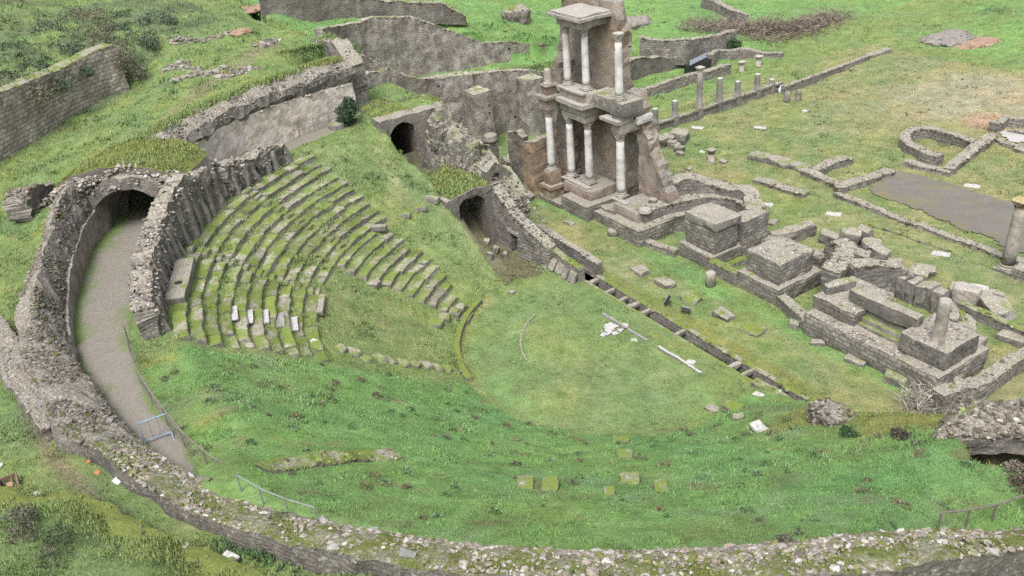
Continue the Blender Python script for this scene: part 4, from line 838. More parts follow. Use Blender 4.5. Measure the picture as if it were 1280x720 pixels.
wall(mb, [(-22.5, 2.6, 0, 6.4), (-19.5, 2.8, 0, 5.6), (-15.5, 2.9, 0, 4.6), (-13.8, 2.9, 0, 3.3)], 1.4, .3, .2, .4, seed=34)
mb.build('rubble_core', M['rubble_moss'], VP)
mb = MB(); gbox(mb, (-18.4, -1.9, 3.9), (-14.95, 1.5, 4.8), .25, .1, 0., None, 36, lambda x, y: 4.55+.16*(-15-x)+.1*fb2(x, y, 1., 3, 4)-.15*np.abs(y)); mb.build('earth_cover', M['turf_cover'], VP)
u_ = RNG.uniform(-18.6, -15.0, 700); v_ = RNG.uniform(-2.0, 1.5, 700); tufts(np.stack([u_, v_, 4.66+.16*(-15-u_)-.15*np.abs(v_)], -1), VP, 8, .45, .14)
mb = MB(); arch_wall(mb, -15.2, 1.3, 3.5, 1.5, lambda v: 5.9-.9*np.abs(v-2.0), 2.0, .62, 5.0, .7, seed=131, step=.1); mb.build('niche_wall', M['rubble_core'], VP)
mb = MB(); gbox(mb, (-16.2, 1.72, 3.9), (-15.85, 2.3, 5.0), .2, .02); mb.build('niche_back', M['tunnel'], VP)
# wall on the far side of the lower passage, with its square opening under a lintel
mb = MB()
wall(mb, [(-14.9, 1.35, -.2, 4.3), (-13.0, 1.35, -.2, 3.3)], .8, .25, .06, .12, seed=141, side=1); wall(mb, [(-12.1, 1.35, -.2, 2.75), (-10.4, 1.6, -.2, 2.1), (-9.2, 1.9, -.2, 1.5)], .8, .25, .06, .12, seed=142, side=1)
wall(mb, [(-13.05, 1.35, 1.75, 3.2), (-12.05, 1.35, 1.75, 2.8)], .8, .25, .04, .08, seed=143, side=1); mb.build('passage_side_wall', M['masonry'], VP)
mb = MB(); gbox(mb, (-13.25, 1.28, 1.55), (-11.85, 1.7, 1.85), .25, .02); mb.build('lintel', M['travertine'], VP)
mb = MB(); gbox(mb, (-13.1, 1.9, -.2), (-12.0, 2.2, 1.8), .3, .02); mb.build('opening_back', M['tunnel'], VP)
# rubble slope over the passage
P = np.stack([RNG.uniform(-17, -9.5, 420), RNG.uniform(1.5, 3.2, 420), np.zeros(420)], -1); P[:, 2] = np.interp(P[:, 0], [-20, -15, -13, -9.5], [5.6, 4.5, 3.4, 1.6])+RNG.normal(0, .08, 420)
mb = MB(); stones(mb, P, RNG.uniform(.03, .1, 420), .6, seed=9, cols=STONE_COLS*.75); mb.build('loose_rubble', M['loose_stone'], VP)
# ------------------------------------------------------------------ seating
ROWD = .635; AIS = (39.4, 58.5)
def seat_row(mb, i, a0, a1, keep=1., seed=1, sink=0.):
    """one curved bench row out of single blocks, i = 0 at the top"""
    rng = np.random.default_rng(int(seed*97+i*10)); ro = 22.62-ROWD*i; ri = ro-ROWD*.96; z = seat_z(ro-.3)+.13-sink
    a = a0
    while a < a1-.3:
        L = rng.uniform(.8, 2.3); da = math.degrees(L/ro); b = min(a+da, a1)
        if a1-b < math.degrees(.35/ro): b = a1
        if True:
            n = max(3, int((b-a)*math.radians(1)*ro/.17)); A = np.radians(np.linspace(a+.06, b-.06, n)); zz = z+rng.normal(0, .035)-(.16 if rng.uniform() > keep else 0); rs = rng.normal(0, .03)
            V = []; 
            cs = [(ro, -.42), (ro, -.03), (ro-.05, 0), ((ro+ri)/2, .02), (ri+.05, 0), (ri, -.035), (ri+.02, -.18), (ri+.01, -.42)]
            for t in A:
                for (r, dz) in cs: V.append((-(r+rs)*math.cos(t), -(r+rs)*math.sin(t), zz+dz))
            V = np.array(V); m = len(cs); F = []
            for k in range(n-1):
                for j in range(m-1): F.append((k*m+j, k*m+j+1, (k+1)*m+j+1, (k+1)*m+j))
            F.append(tuple(range(m-1, -1, -1))); F.append(tuple((n-1)*m+j for j in range(m)))
            sd = int(rng.integers(1e5))
            for d in range(3): V[:, d] += .055*fbm(V+d*11.+sd*.1, 2.2, 3, sd % 50+d)*1.6
            g = rng.uniform(.75, 1.2); mb.add(V, F, (g, g, g))
        a = b
SEATL = [('upper wedge of ten mossy stone seat rows beside the ragged inner wall', 24.2, AIS[0]-1.0, 0, 10, 1, lambda i: (23.0+.15*max(0, i-5)+(.5 if i % 2 else 0), 0)),
         ('middle wedge of ten mossy stone seat rows between the two stairways', AIS[0]+1.0, AIS[1]-1.0, 0, 10, 2, lambda i: (AIS[0]+1.0, 0)),
         ('near wedge of mossy stone seat rows with the whitened slabs', AIS[1]+1.0, 82.5, 0, 10, 3, lambda i: (AIS[1]+1.0, 0))]
for lab, a0, a1, i0, i1, sd, fn in SEATL:
    p = thing('seating_wedge', pol(19.5, (a0+a1)/2, seat_z(19.5)), lab, 'seating', 'wedges of stone seating')
    for i in range(i0, i1):
        mb = MB(); aa = fn(i)[0]; seat_row(mb, i, aa, a1+RNG.uniform(-.8, .6)*(sd == 3), .97, sd); mb.build('seat_row', M['mossy_stone'], p)
p = thing('seating_wedge', pol(13, 36, seat_z(13)), 'lower wedge of broken seat rows narrowing towards the orchestra', 'seating', 'wedges of stone seating')
LR = [(30, 46, .9), (27, 46.5, .92), (25.5, 46, .95), (27.5, 45.5, .95), (25.2, 44.5, 1), (25.3, 44.0, 1), (26.5, 43.8, 1), (27.5, 43.6, 1), (29.8, 43.5, 1), (33, 43, .9), (35, 42.5, .85), (36, 42, .8)]
for k, (a0, a1, kp) in enumerate(LR):
    mb = MB(); seat_row(mb, 10+k-.3, a0, a1, kp, 5, .02); mb.build('seat_row', M['mossy_stone'], p)
# stairways between the wedges
for ac, i1, lab in ((AIS[0], 10, 'worn mossy stairway between the upper and middle seating wedges'), (AIS[1], 10, 'worn mossy stairway between the middle and near seating wedges')):
    p = None; mb = MB(); rng = np.random.default_rng(int(ac))
    for i in range(2*i1):
        r = 22.5-ROWD/2*i; c = pol(r, ac+rng.normal(0, .15), seat_z(r)-.12)
        block(mb, c, (.34, .8, .24+rng.uniform(0, .1)), (rng.normal(0, .08), rng.normal(0, .08), math.radians(ac)), .04, .15, 3)
    o = mb.build('stairway', M['mossy_stone']); tag(o, lab, 'stairs')
SL = ['first white weathered slab from the wall, lying on a seat row', 'second white weathered slab from the wall on the seat rows', 'third white weathered slab from the wall on the seat rows', 'fourth and greyest weathered slab from the wall on the seat rows', 'fifth, narrow whitened slab on the seat rows']
for (x, y), lab in zip(((292, 395), (311, 399), (331, 400), (350, 403), (367, 407)), SL):
    r, a = None, None; q = drop(x, y); r = math.hypot(q[0], q[1]); a = math.degrees(math.atan2(-q[1], -q[0]))
    mb = MB(); block(mb, pol(r, a, seat_z(r)+.07), (.5, 1.4, .1), (0, 0, math.radians(a)), .03, .12, 5); o = mb.build('marble_slab', M['white_grey_paving'] if 'grey' not in lab else M['white_grey']); tag(o, lab, 'slab', 'weathered slabs on the seats')
q = drop(398, 385); r, a = math.hypot(q[0], q[1]), math.degrees(math.atan2(-q[1], -q[0]))
o = block(MB(), pol(r, a, seat_z(r)-.05), (.75, 2.0, .3), (0, 0, math.radians(a)), .03, .15, 5).build('marble_slab', M['grey_stone']); tag(o, 'grey slab on the lowest row near the middle stairway', 'slab')
q = drop(393, 408); o = block(MB(), (q[0], q[1], q[2]-.02), (.35, .5, .12), (0, 0, 1.1), .03, .15, 4).build('marble_fragment', M['white_stone']); tag(o, 'small bright white marble fragment at the foot of the seats', 'stone')
q = drop(392, 428); o = block(MB(), (q[0], q[1], q[2]-.02), (.3, .35, .12), (0, 0, .5), .03, .15, 4).build('marble_fragment', M['white_stone']); tag(o, 'white marble fragment on the grass below the lowest seat', 'stone')
mb = MB(); block(mb, pol(22.35, 68, seat_z(22.35)-.1), (.95, 4.4, .5), (0, 0, math.radians(68)), .03, .08, 6); o = mb.build('long_slab', M['grey_stone']); c_ = pol(22.35, 69.5, seat_z(22.35)+.36); mb = MB(); lathe(mb, c_, [(.19, 0), (.19, .05), (.05, .052)], 14); mb.build('hole_shade_disc', M['black'], o); tag(o, 'long smooth grey slab at the top of the seating with a round hole shown as a black disc', 'slab')  # flush black disc stands in for the shade down the hole
# blocks strewn in the broken seating
for (x, y, sx, sy, sz, rz, lab) in ((466, 287, 1.8, .4, .4, .95, 'pale edge block sticking out of the seat slope'), (505, 270, .9, .45, .4, .9, 'mossy cut block, lowest of the three on the upper slope'), (526, 262, .9, .4, .4, .9, 'mossy cut block, middle one of the three on the upper slope'), (541, 252, .9, .45, .5, .5, 'light grey cut block, highest of the three on the upper slope'), (468, 357, .8, .6, .4, .6, 'boxy grey stone at the lower end of the broken rows')):
    q = drop(x, y); o = block(MB(), (q[0], q[1], q[2]-.12), (sx, sy, sz), (0, 0, rz), .04, .15, 5).build('cut_block', M['mossy_stone'] if 'mossy' in lab else M['grey_stone']); tag(o, lab, 'stone')
mb = MB(); wall(mb, [(*pol(9.15, a)[:2], -.2, seat_z(9.15)+.22) for a in np.arange(27, 84, 3)], .32, .2, .03, .04, seed=151)
o = mb.build('orchestra_kerb', M['moss_kerb']); tag(o, 'curved yellow-mossy stone kerb bounding the orchestra grass', 'kerb')
mb = MB()
for a in np.arange(24, 76, 2.2): block(mb, pol(5.5, a+RNG.normal(0, .2), -.06), (.12, .22, .14), (0, 0, math.radians(a)), .015, .2, 3)
o = mb.build('inner_kerb', M['grey_stone']); tag(o, 'thin curved line of small stones inside the orchestra', 'kerb')
p = thing('seat_footing', pol(13, 79, seat_z(13)), 'row of mossy footing stones with a dark edge above the near slope', 'stone row')
for k, (x, y) in enumerate(((425, 440), (440, 444), (455, 452), (472, 452), (488, 455), (502, 458), (516, 460), (530, 461), (545, 463), (558, 465))):
    q = drop(x, y-4); o = block(MB(), (q[0], q[1], q[2]-.25), (.9, .5, .42), (RNG.normal(0, .1), 0, .35+RNG.normal(0, .15)), .07, .25, 5).build('footing_stone', M['mossy_stone'], p)
for k, (x, y, s) in enumerate(((545, 405, .9), (556, 398, .7), (566, 391, .8), (575, 386, .7))):
    q = drop(x, y); o = block(MB(), (q[0], q[1], q[2]-.1), (s, .6, .35), (.1, 0, .7), .05, .2, 5).build('footing_stone', M['mossy_stone']); tag(o, ('lowest footing block in the gap beside the orchestra kerb', 'second footing block up from the orchestra kerb gap', 'third footing block along the end of the kerb', 'highest footing block at the upper end of the orchestra kerb')[k], 'stone', 'footing blocks beside the orchestra kerb')
# radial rubble footing and slabs on the near slope
mb = MB(); pts = [drop(x, y) for x, y in ((328, 588), (365, 582), (400, 578), (450, 573), (497, 569))]
wall(mb, [(q[0], q[1], q[2]-.4, q[2]+.22) for q in pts], .8, .25, .09, .16, seed=161)
o = mb.build('radial_footing', M['masonry_mossy']); tag(o, 'low rough rubble footing running across the near grass slope', 'footing')
for (x, y, sx, sy, lab) in ((658, 608, .85, .6, 'left of the two touching mossy slabs in the near slope'), (688, 609, .85, .6, 'right of the two touching mossy slabs in the near slope'), (777, 552, .55, .75, 'pale-edged slab, highest in the radial row of four'), (781, 571, .65, .65, 'split mossy slab, second from the top in the radial row of four'), (788, 602, .75, .7, 'pale mossy slab, third in the radial row of four'), (762, 617, .5, .4, 'small mossy slab left of the radial row'), (827, 613, .8, .5, 'grey slab right of the radial row')):
    q = drop(x, y); o = block(MB(), (q[0], q[1], q[2]-.18), (sx, sy, .38), (.06, -.05, math.radians(-37)), .045, .12, 6).build('turf_slab', M['slab_moss']); 
    tag(o, lab, 'slab', 'slabs set in the near slope')
# ------------------------------------------------------------------ ring corridor: outer wall
TAB = np.array([  # a, inner r, inner top z, outer r, outer top z
 (51, 28.75, 10.2, 30.0, 10.8), (56, 28.5, 10.0, 29.8, 10.6), (63, 27.8, 9.9, 29.0, 10.1), (70, 27.35, 9.6, 28.8, 9.85), (77, 27.0, 9.1, 28.6, 9.75), (84, 26.6, 8.7, 28.3, 9.75), (92, 26.0, 8.5, 27.9, 9.8), (97, 25.9, 8.5, 28.1, 9.8), (102, 25.75, 8.5, 27.4, 9.75),
 (108, 25.6, 8.6, 27.4, 9.85), (116, 25.5, 9.05, 27.4, 10.1), (125, 25.45, 9.4, 27.4, 10.45), (135, 25.4, 9.55, 27.4, 10.8), (145, 25.4, 9.7, 27.4, 10.75), (155, 25.4, 9.6, 27.4, 10.45), (160, 25.4, 9.15, 27.4, 10.25), (163, 25.4, 8.65, 27.4, 9.95), (167, 25.4, 7.7, 27.4, 9.6), (172, 25.5, 7.25, 27.4, 9.3), (186, 25.7, 7.0, 27.4, 9.)])
def ring_loft(mb, aa, prof, rough=.12, seed=5):
    V = []; m = None
    for a in aa:
        pr = prof(a); m = len(pr)
        for (r, z) in pr: V.append(pol(r, a, z))
    V = np.array(V); n = len(aa); F = []
    for i in range(n-1):
        for j in range(m-1): F.append((i*m+j, i*m+j+1, (i+1)*m+j+1, (i+1)*m+j))
    F.append(tuple(range(m-1, -1, -1))); F.append(tuple((n-1)*m+j for j in range(m)))
    F = [f[::-1] for f in F]
    R = np.hypot(V[:, 0], V[:, 1]); A = np.arctan2(-V[:, 1], -V[:, 0])
    mu = np.stack([A*26.5, V[:, 2], 0*R], -1)
    for d in range(3): V[:, d] += rough*1.6*fbm(V+d*13.7, 1.1, 4, seed+d)
    mb.add(V, F, None, mu)
def tabv(a): return [np.interp(a, TAB[:, 0], TAB[:, i]) for i in range(1, 5)]
def ring_z(a, f):
    ri, zi, ro, zo = [np.interp(a, TAB[:, 0], TAB[:, i]) for i in range(1, 5)]
    w = sst(86, 74, a); zl = zi-.75*w; g = (1-w)*f**.8+w*np.clip(f/.5, 0, 1)**.75
    return zl+(zo+.3*w-zl)*g-.35*w*np.clip((f-.6)/.4, 0, 1)+.12*np.sin(PI*f)
def ring_prof(a):
    ri, zi, ro, zo = tabv(a); z0 = float(ring_z(a, 0.)); P = [(ri+.05, PZ-.5), (ri, z0-.3), (ri+.03, z0)]
    for k in range(1, 10): f = k/10; P.append((ri+(ro-ri)*f, float(ring_z(a, f))))
    zo = float(ring_z(a, 1.)); P += [(ro, zo), (ro+.06, zo-.4), (ro+.1, zo-1.0), (ro+.15, 7.6)]
    return P
RW = thing('ring_wall', pol(26.5, 120, 8), 'long curved rubble wall of the ring corridor, mossy and strewn with white stones', 'wall')
mb = MB(); ring_loft(mb, np.arange(51, 101, .4), ring_prof, .2); mb.build('bare_core', M['ring_grey'], RW); mb = MB(); ring_loft(mb, np.arange(100.6, 187, .4), ring_prof, .14); mb.build('mossy_core', M['ring_core'], RW)
rng = np.random.default_rng(3); n = 46000
A = rng.uniform(51, 186, n); f = rng.uniform(0, 1, n); nz_ = fbm(np.stack([A*.5, f*3, 0*A], -1), 1, 3, 4)
pr = np.where(A < 101, .75, np.clip(1.0*sst(.62, .3, f+.35*nz_)+.45*sst(.82, .95, f)*(nz_ > -.15)+.09, .05, 1)); pr = np.where((A >= 101) & (A < 108), np.maximum(pr, .3), pr)
keep = rng.uniform(0, 1, n) < pr; A = A[keep]; f = f[keep]; n = len(A)
ri, zi, ro, zo = [np.interp(A, TAB[:, 0], TAB[:, i]) for i in range(1, 5)]; r = ri+(ro-ri)*f; z = ring_z(A, f)
t = np.radians(A); P = np.stack([-r*np.cos(t), -r*np.sin(t), z+.03], -1)
RC_ = np.array([(.31, .28, .245), (.25, .22, .19), (.36, .33, .3), (.28, .225, .18), (.19, .17, .145), (.14, .16, .06)])
mb = MB(); lf = A < 101; stones(mb, P[lf]-np.array((0, 0, .04)), (rng.gamma(2.0, .016, lf.sum())+.018), .6, cols=RC_*.72, seed=22); mb.build('loose_stones', M['loose_stone'], RW)
P = P[~lf]; A_k = A[~lf]; n = len(P)
mb = MB(); stones(mb, P-np.array((0, 0, .035)), (rng.gamma(2.0, .016, n)+.017), .6, cols=np.array([(.31, .28, .245), (.25, .22, .19), (.42, .395, .36), (.42, .405, .38), (.27, .225, .185), (.19, .17, .145), (.31, .265, .225), (.14, .16, .05), (.2, .19, .1)]), seed=21); mb.build('loose_stones', M['loose_stone'], RW)
A = rng.uniform(97, 186, 5200); f = rng.beta(2.2, 1.1, 5200); ri, zi, ro, zo = [np.interp(A, TAB[:, 0], TAB[:, i]) for i in range(1, 5)]; r = ri+(ro-ri)*f; z = ring_z(A, f); t = np.radians(A); tufts(np.stack([-r*np.cos(t), -r*np.sin(t), z], -1), RW, 17, .75, .055)
# plastered inner face of the corridor wall left of the path
mb = MB(); wall(mb, [(*pol(np.interp(a, TAB[:, 0], TAB[:, 1])-.04, a)[:2], PZ-.3, z) for a, z in zip(np.arange(50, 80, 2), [float(ring_z(a_, 0.))+.05 for a_ in np.arange(50, 80, 2)])], .18, .25, .03, .1, seed=171); mb.build('plaster_face', M['plaster_grey'], RW)
# ------------------------------------------------------------------ vault over the corridor, roofless stretch and plaster wall
CV = thing('corridor_vault', pol(25.5, 45, PZ), 'grass-covered end of the vaulted ring corridor with a dark mouth', 'vault')
mb = MB()
def vshell(mb, a0, a1, rc, w, crown, th, seed=3, n=26):
    V = []; k = 16
    for a in np.linspace(a0, a1, n):
        for (R, dz) in ((w/2, 0), (w/2+th, th)):
            V.append(pol(rc-R, a, PZ-.4))
            for j in range(k+1):
                t = PI*j/k; V.append(pol(rc-R*math.cos(t), a, crown-w/2+R*math.sin(t)))
            V.append(pol(rc+R, a, PZ-.4))
    V = np.array(V); h = k+3; m = 2*h; F = []
    for i in range(n-1):
        for j in range(h-1):
            F.append((i*m+j, i*m+j+1, (i+1)*m+j+1, (i+1)*m+j)); F.append((i*m+h+j+1, i*m+h+j, (i+1)*m+h+j, (i+1)*m+h+j+1))
    for e in (0, n-1):
        for j in range(h-1): F.append((e*m+j, e*m+h+j, e*m+h+j+1, e*m+j+1) if e == 0 else (e*m+j+1, e*m+h+j+1, e*m+h+j, e*m+j))
    for d in range(3): V[:, d] += .15*1.6*fbm(V+d*13.7, 1.6, 4, seed+d)
    mb.add(V, F)
vshell(mb, 41.3, 52.5, 26.45, 4.8, 10.6, .7); mb.build('vault_shell', M['rubble_core'], CV)
mb = MB(); ring_loft(mb, np.arange(42, 51.5, .3), lambda a: [(23.4, 9.4), (23.6, 10.7), (24.3, 11.25), (25.2, 11.55), (26.5, 11.75), (28, 11.7), (29.8, 11.3), (31, 10.6), (31.5, 9.4), (29.4, 9.4), (28.3, 10.7), (26.4, 11.2), (24.5, 10.6), (23.9, 9.4)], .12, 41); mb.build('earth_cover', M['turf_cover'], CV)
A = RNG.uniform(42, 51, 2600); R = RNG.uniform(23.8, 31, 2600); zc = np.interp(R, [23.6, 24.3, 25.2, 26.5, 28, 29.8, 31], [10.7, 11.25, 11.55, 11.75, 11.7, 11.3, 10.6]); tufts(np.array([pol(r, a, z+.05) for r, a, z in zip(R, A, zc)]), CV, 18, .75, .08)
A = RNG.uniform(49.5, 52.6, 500); R = RNG.uniform(23.6, 29.8, 500); P = np.array([pol(r, a, 11.1-.1*abs(r-25.7)-.25*max(0, a-51.5)+RNG.normal(0, .1)) for r, a in zip(R, A)])
R2 = RNG.uniform(23.5, 29.2, 900); A2 = np.where(RNG.uniform(0, 1, 900) < .5, RNG.normal(42.1, .4, 900), RNG.normal(51., .6, 900)); ze = np.interp(R2, [23.4, 24.0, 26.4, 28.5, 29.3], [9.6, 10.3, 11.3, 10.6, 9.8])+RNG.uniform(-.05, .6, 900)
P = np.concatenate([P, np.array([pol(r, a, z) for r, a, z in zip(R2, A2, ze)])]); A3 = RNG.uniform(50, 53, 500); R3 = RNG.uniform(28, 32, 500); P = np.concatenate([P, np.array([pol(r, a, z) for r, a, z in zip(R3, A3, np.interp(R3, [28, 29.8, 31, 32], [11.2, 10.9, 10.3, 9.6])+RNG.uniform(-.3, .15, 500))])])
mb = MB(); stones(mb, P, RNG.uniform(.05, .15, len(P)), .7, seed=23); mb.build('loose_stones', M['loose_stone'], CV)
PW = thing('plaster_wall', pol(27, 22, PZ), 'corridor back wall with stained pinkish plaster under a ragged rubble overhang', 'wall')
mb = MB(); wall(mb, [(*pol(26.5, a)[:2], PZ-.3, z) for a, z in ((43.5, 10.6), (34, 10.7), (28, 10.7), (22, 10.6), (16, 10.5), (10, 10.4), (6.5, 10.3))], .5, .25, .05, .05, side=-1, seed=181); mb.build('plaster_face', M['plaster'], PW)
mb = MB(); ring_loft(mb, np.arange(6, 43.5, .5), lambda a: [(26.6, 9.9), (26.05, 10.5), (25.9, 10.9), (26.1, 11.4), (26.7, 11.75), (27.5, 11.8), (28.2, 11.7), (28.6, 11.2), (28.6, 9.5)], .25, 51); mb.build('vault_springing', M['rubble_dark'], PW)
A = RNG.uniform(6, 43, 1700); R = 25.9+RNG.beta(1.3, 2, 1700)*2.4; P = np.array([pol(r, a, 11.1+.55*math.sin(min(1, (r-25.8)/1.2)*PI/2)+RNG.normal(0, .1)) for r, a in zip(R, A)])
mb = MB(); stones(mb, P, RNG.uniform(.04, .11, 1700), .7, seed=24, cols=STONE_COLS*.7); mb.build('loose_stones', M['loose_stone'], PW)
A = RNG.uniform(6, 43, 3800); R = RNG.uniform(26.9, 28.9, 3800); k_ = RNG.uniform(0, 1, 3800) < sst(26.7, 27.7, R+.5*vnoise(np.stack([A*.8, R, 0*A], -1), 3)); A = A[k_]; R = R[k_]; tufts(np.array([pol(r, a, np.interp(r, [26.7, 27.5, 28.2, 28.6, 29], [11.75, 11.85, 11.75, 11.6, 11.5])+.05) for r, a in zip(R, A)]), PW, 27, .4, .13)
mb = MB(); q = pol(26.44, 19.5, PZ); block(mb, (q[0], q[1], PZ-.2), (.12, 1.1, 2.0), (0, 0, math.radians(19.5)), .01, .05, 3); mb.build('walled_doorway', M['plaster_grey'], PW)
# ragged inner wall with tooth-like buttress stubs, in pieces
def teeth_wall(a0, a1, zs, lab, seed, extra=0):
    p = thing('inner_wall', pol(23.4, (a0+a1)/2, PZ), lab, 'wall', 'standing pieces of the ragged inner wall')
    aa = np.linspace(a0, a1, max(4, int((a1-a0)/1.2))); zt = np.interp(aa, np.linspace(a0, a1, len(zs)), zs)
    mb = MB(); wall(mb, [(*pol(23.55, a)[:2], PZ-.6, z) for a, z in zip(aa, zt)], 1.0, .2, .2, .22, seed=seed, teeth=.25, rs=2.); mb.build('wall_core', M['rubble_core'], p)
    rng = np.random.default_rng(seed); a = a0+.3
    while a < a1-.4:
        w = rng.uniform(.28, .5); zz = np.interp(a, np.linspace(a0, a1, len(zs)), zs); h = (zz-PZ)*rng.uniform(.7, 1.02)
        mb = MB(); block(mb, pol(22.95, a, PZ-.5), (rng.uniform(.4, .75), w, h+.5), (rng.normal(0, .04), rng.uniform(-.2, -.05), math.radians(a)), .06, .14, 6, taper=.2); mb.build('buttress_stub', M['grey_stone'], p); a += math.degrees((w+rng.uniform(.25, .9))/23)
    n = int(55*(a1-a0)); A = rng.uniform(a0, a1, n); R = rng.uniform(22.85, 24.05, n); zf = np.where(R < 23.15, rng.uniform(-2.4, 0, n), 0)
    P = np.array([pol(r, x, max(PZ-.2, np.interp(x, np.linspace(a0, a1, len(zs)), zs)+.02+d)) for x, r, d in zip(A, R, zf)]); mb = MB(); stones(mb, P, rng.uniform(.035, .1, n), .7, seed=seed, cols=STONE_COLS*.8); mb.build('loose_stones', M['loose_stone'], p)
teeth_wall(63, 80, (10.1, 9.8, 9.5, 9.3), 'lowest stretch of the ragged inner wall beside the path', 191)
teeth_wall(44.6, 62.5, (10.4, 10.7, 10.8, 10.5, 10.1), 'tallest stretch of the ragged inner wall under the vault cover', 192)
teeth_wall(34.6, 41.3, (9.3, 9.7, 9.9), 'jagged block of inner wall standing apart between the vault and the plaster wall', 193)
teeth_wall(26.6, 33.6, (8.9, 9.3, 9.5, 9.2), 'toothed piece of inner wall farthest along, in front of the plaster wall', 194)
# ------------------------------------------------------------------ walls on the left slope and behind
def px_wall(name, mat, pts, th, lab, seed, side=0, ragged=.15, rough=.06, teeth=0., dz=.6, cat='wall', group=None, step=.35, stn=10.):
    """pts = [(px, py of the foot, ground z, top z)]"""
    mb = MB(); wall(mb, [(*at(x, y, z)[:2], z-dz, zt) for (x, y, z, zt) in pts], th, step, rough, ragged, side=side, seed=seed, teeth=teeth, stn=stn)
    o = mb.build(name, M[mat]); tag(o, lab, cat, group); return o
def ztop(x, y, z, yt):
    b = at(x, y, z); lo, hi = -5., 27.
    for _ in range(40):
        m = (lo+hi)/2
        if proj((b[0], b[1], m))[1] > yt: lo = m
        else: hi = m
    return lo
def pxw(name, mat, pts, th, lab, seed, **k):
    """pts = [(px, foot py, z, top py)]"""
    return px_wall(name, mat, [(x, y, z, ztop(x, y, z, yt)) for (x, y, z, yt) in pts], th, lab, seed, **k)
o = pxw('retaining_wall', 'big_wall', [(-60, 238, 9.8, 160), (0, 205, 9.9, 126), (54, 169, 10.1, 104), (101, 139, 10.3, 83), (134, 123, 10.4, 66), (162, 112, 10.5, 56)], 1.3, 'big retaining wall of squared yellowish blocks at the left edge', 201, side=1, ragged=.12)
o = pxw('terrace_wall', 'dark_wall', [(330, 22, 12.2, -12), (420, 24, 11., -4), (500, 22, 10.5, 2), (555, 22, 10.2, 6), (582, 24, 9.9, 20)], .8, 'dark upper terrace wall at the top edge behind the hollow', 202, side=1, ragged=.2)
o = pxw('terrace_wall', 'back_wall', [(420, 128, 6.6, 36), (450, 110, 6.4, 30), (480, 102, 6.3, 23), (525, 95, 6.1, 21), (552, 92, 6.0, 32), (575, 89, 5.9, 41), (603, 85, 5.8, 53), (640, 79, 5.6, 53), (672, 74, 5.4, 55), (700, 69, 5.3, 54), (790, 56, 5.0, 40)], .8, 'pale middle terrace wall with moss on its crest behind the strip of lawn', 203, side=1, ragged=.07)
o = pxw('high_wall', 'back_wall', [(560, 190, 0, 96), (600, 178, 0, 93), (640, 165, 0, 88), (670, 159, 0, 88), (700, 149, 0, 92), (730, 138, 0, 92)], 1.0, 'tall pale buttressed wall behind the sunken lawn', 204, side=1, ragged=.05)
mb = MB(); U1 = at(600, 178, 0)[0]
wall(mb, [(-33.3, 11.0, -.3, 6.5), (-33.3, 7.6, 2, 6.9), (-33.2, 5.4, 4., 7.35), (-33.1, 3.3, 5.5, 8.6), (-33.1, 1.3, 6., 10.1), (-33.1, -.9, 6., 11.2), (-33.0, -2.6, 6., 12.2)], 1.0, .3, .08, .15, seed=205); o = mb.build('sloping_wall', M['back_wall']); tag(o, 'rubble wall whose broken crest slopes down behind the fenced walk', 'wall')
for (x, y, lab, sd) in ((598, 183, 'left buttress with whitish facing on the tall pale wall', 206), (661, 164, 'right square buttress on the tall pale wall', 207)):
    b = at(x, y, 0); mb = MB(); gbox(mb, (b[0]-.2, b[1]-.9, -.3), (b[0]+1.7, b[1]+.9, 5.4 if sd == 206 else 5.3), .32, .06, .15, seed=sd); o = mb.build('buttress', M['back_wall']); tag(o, lab, 'buttress', 'buttresses on the tall pale wall')
# tall return of the vault at the far left end of the plaster wall
mb = MB(); q0 = pol(26.8, 6, 0); wall(mb, [(q0[0]+.3, q0[1]+.6, 6.6, 11.6), (q0[0]-1.2, q0[1]+.4, 6.6, 12.6), (q0[0]-3.5, q0[1]+.5, 6.6, 12.6)], 1.2, .33, .12, .25, seed=208); o = mb.build('broken_pier', M['rubble_core']); tag(o, 'broken grey pier closing the end of the plaster wall', 'wall')
mb = MB(); q = at(432, 130, 7.9); wall(mb, [(q[0]-.2, q[1], 7.4, 9.0), (q[0]-1.8, q[1]+3., 7.4, 9.3), (q[0]-2.4, q[1]+5, 7.4, 9.2)], .6, .3, .08, .2, seed=209); o = mb.build('low_wall', M['back_wall']); tag(o, 'low ragged wall edging the far side of the fenced walk', 'wall')
# right of the stage front
pxw('portico_wall', 'masonry', [(790, 126, 0, 116), (800, 123, 0, 112), (850, 109, 0, 96), (880, 100, 0, 88), (911, 92, 0, 80)], .7, 'long low wall of the portico, white along its top', 211, ragged=.06)
pxw('terrace_wall', 'dark_wall', [(775, 106, 0, 80), (800, 99, 0, 72), (830, 90, 0, 72), (862, 83, 0, 76)], .8, 'short dark mossy wall right of the columns, ending at the shed roof', 212, side=1, ragged=.2)
pxw('terrace_wall', 'masonry', [(800, 66, 1.6, 47), (835, 74, 1.2, 52), (858, 75, 1.0, 50), (890, 64, 1., 46), (921, 55, 1., 38)], .8, 'brownish wall with a mouth shown as a black block under a sheet roof', 213, side=1, ragged=.12)
pxw('low_wall', 'masonry', [(886, 85, 0, 68), (896, 74, 0, 62), (930, 73, 0, 60), (960, 74, 0, 66), (977, 76, 0, 66)], .8, 'low curved rubble wall beside the two short capitals', 214, ragged=.15)
mb = MB(); a, b = at(862, 81, 1.2), at(884, 72, 1.2); 
a = np.array(a); b = np.array(b); P = [a+(-.1, .1, -.1), b+(-.1, .1, .05), b+(-.9, .9, .25), a+(-.9, .9, .1)]; P += [p-(0, 0, .08) for p in P]
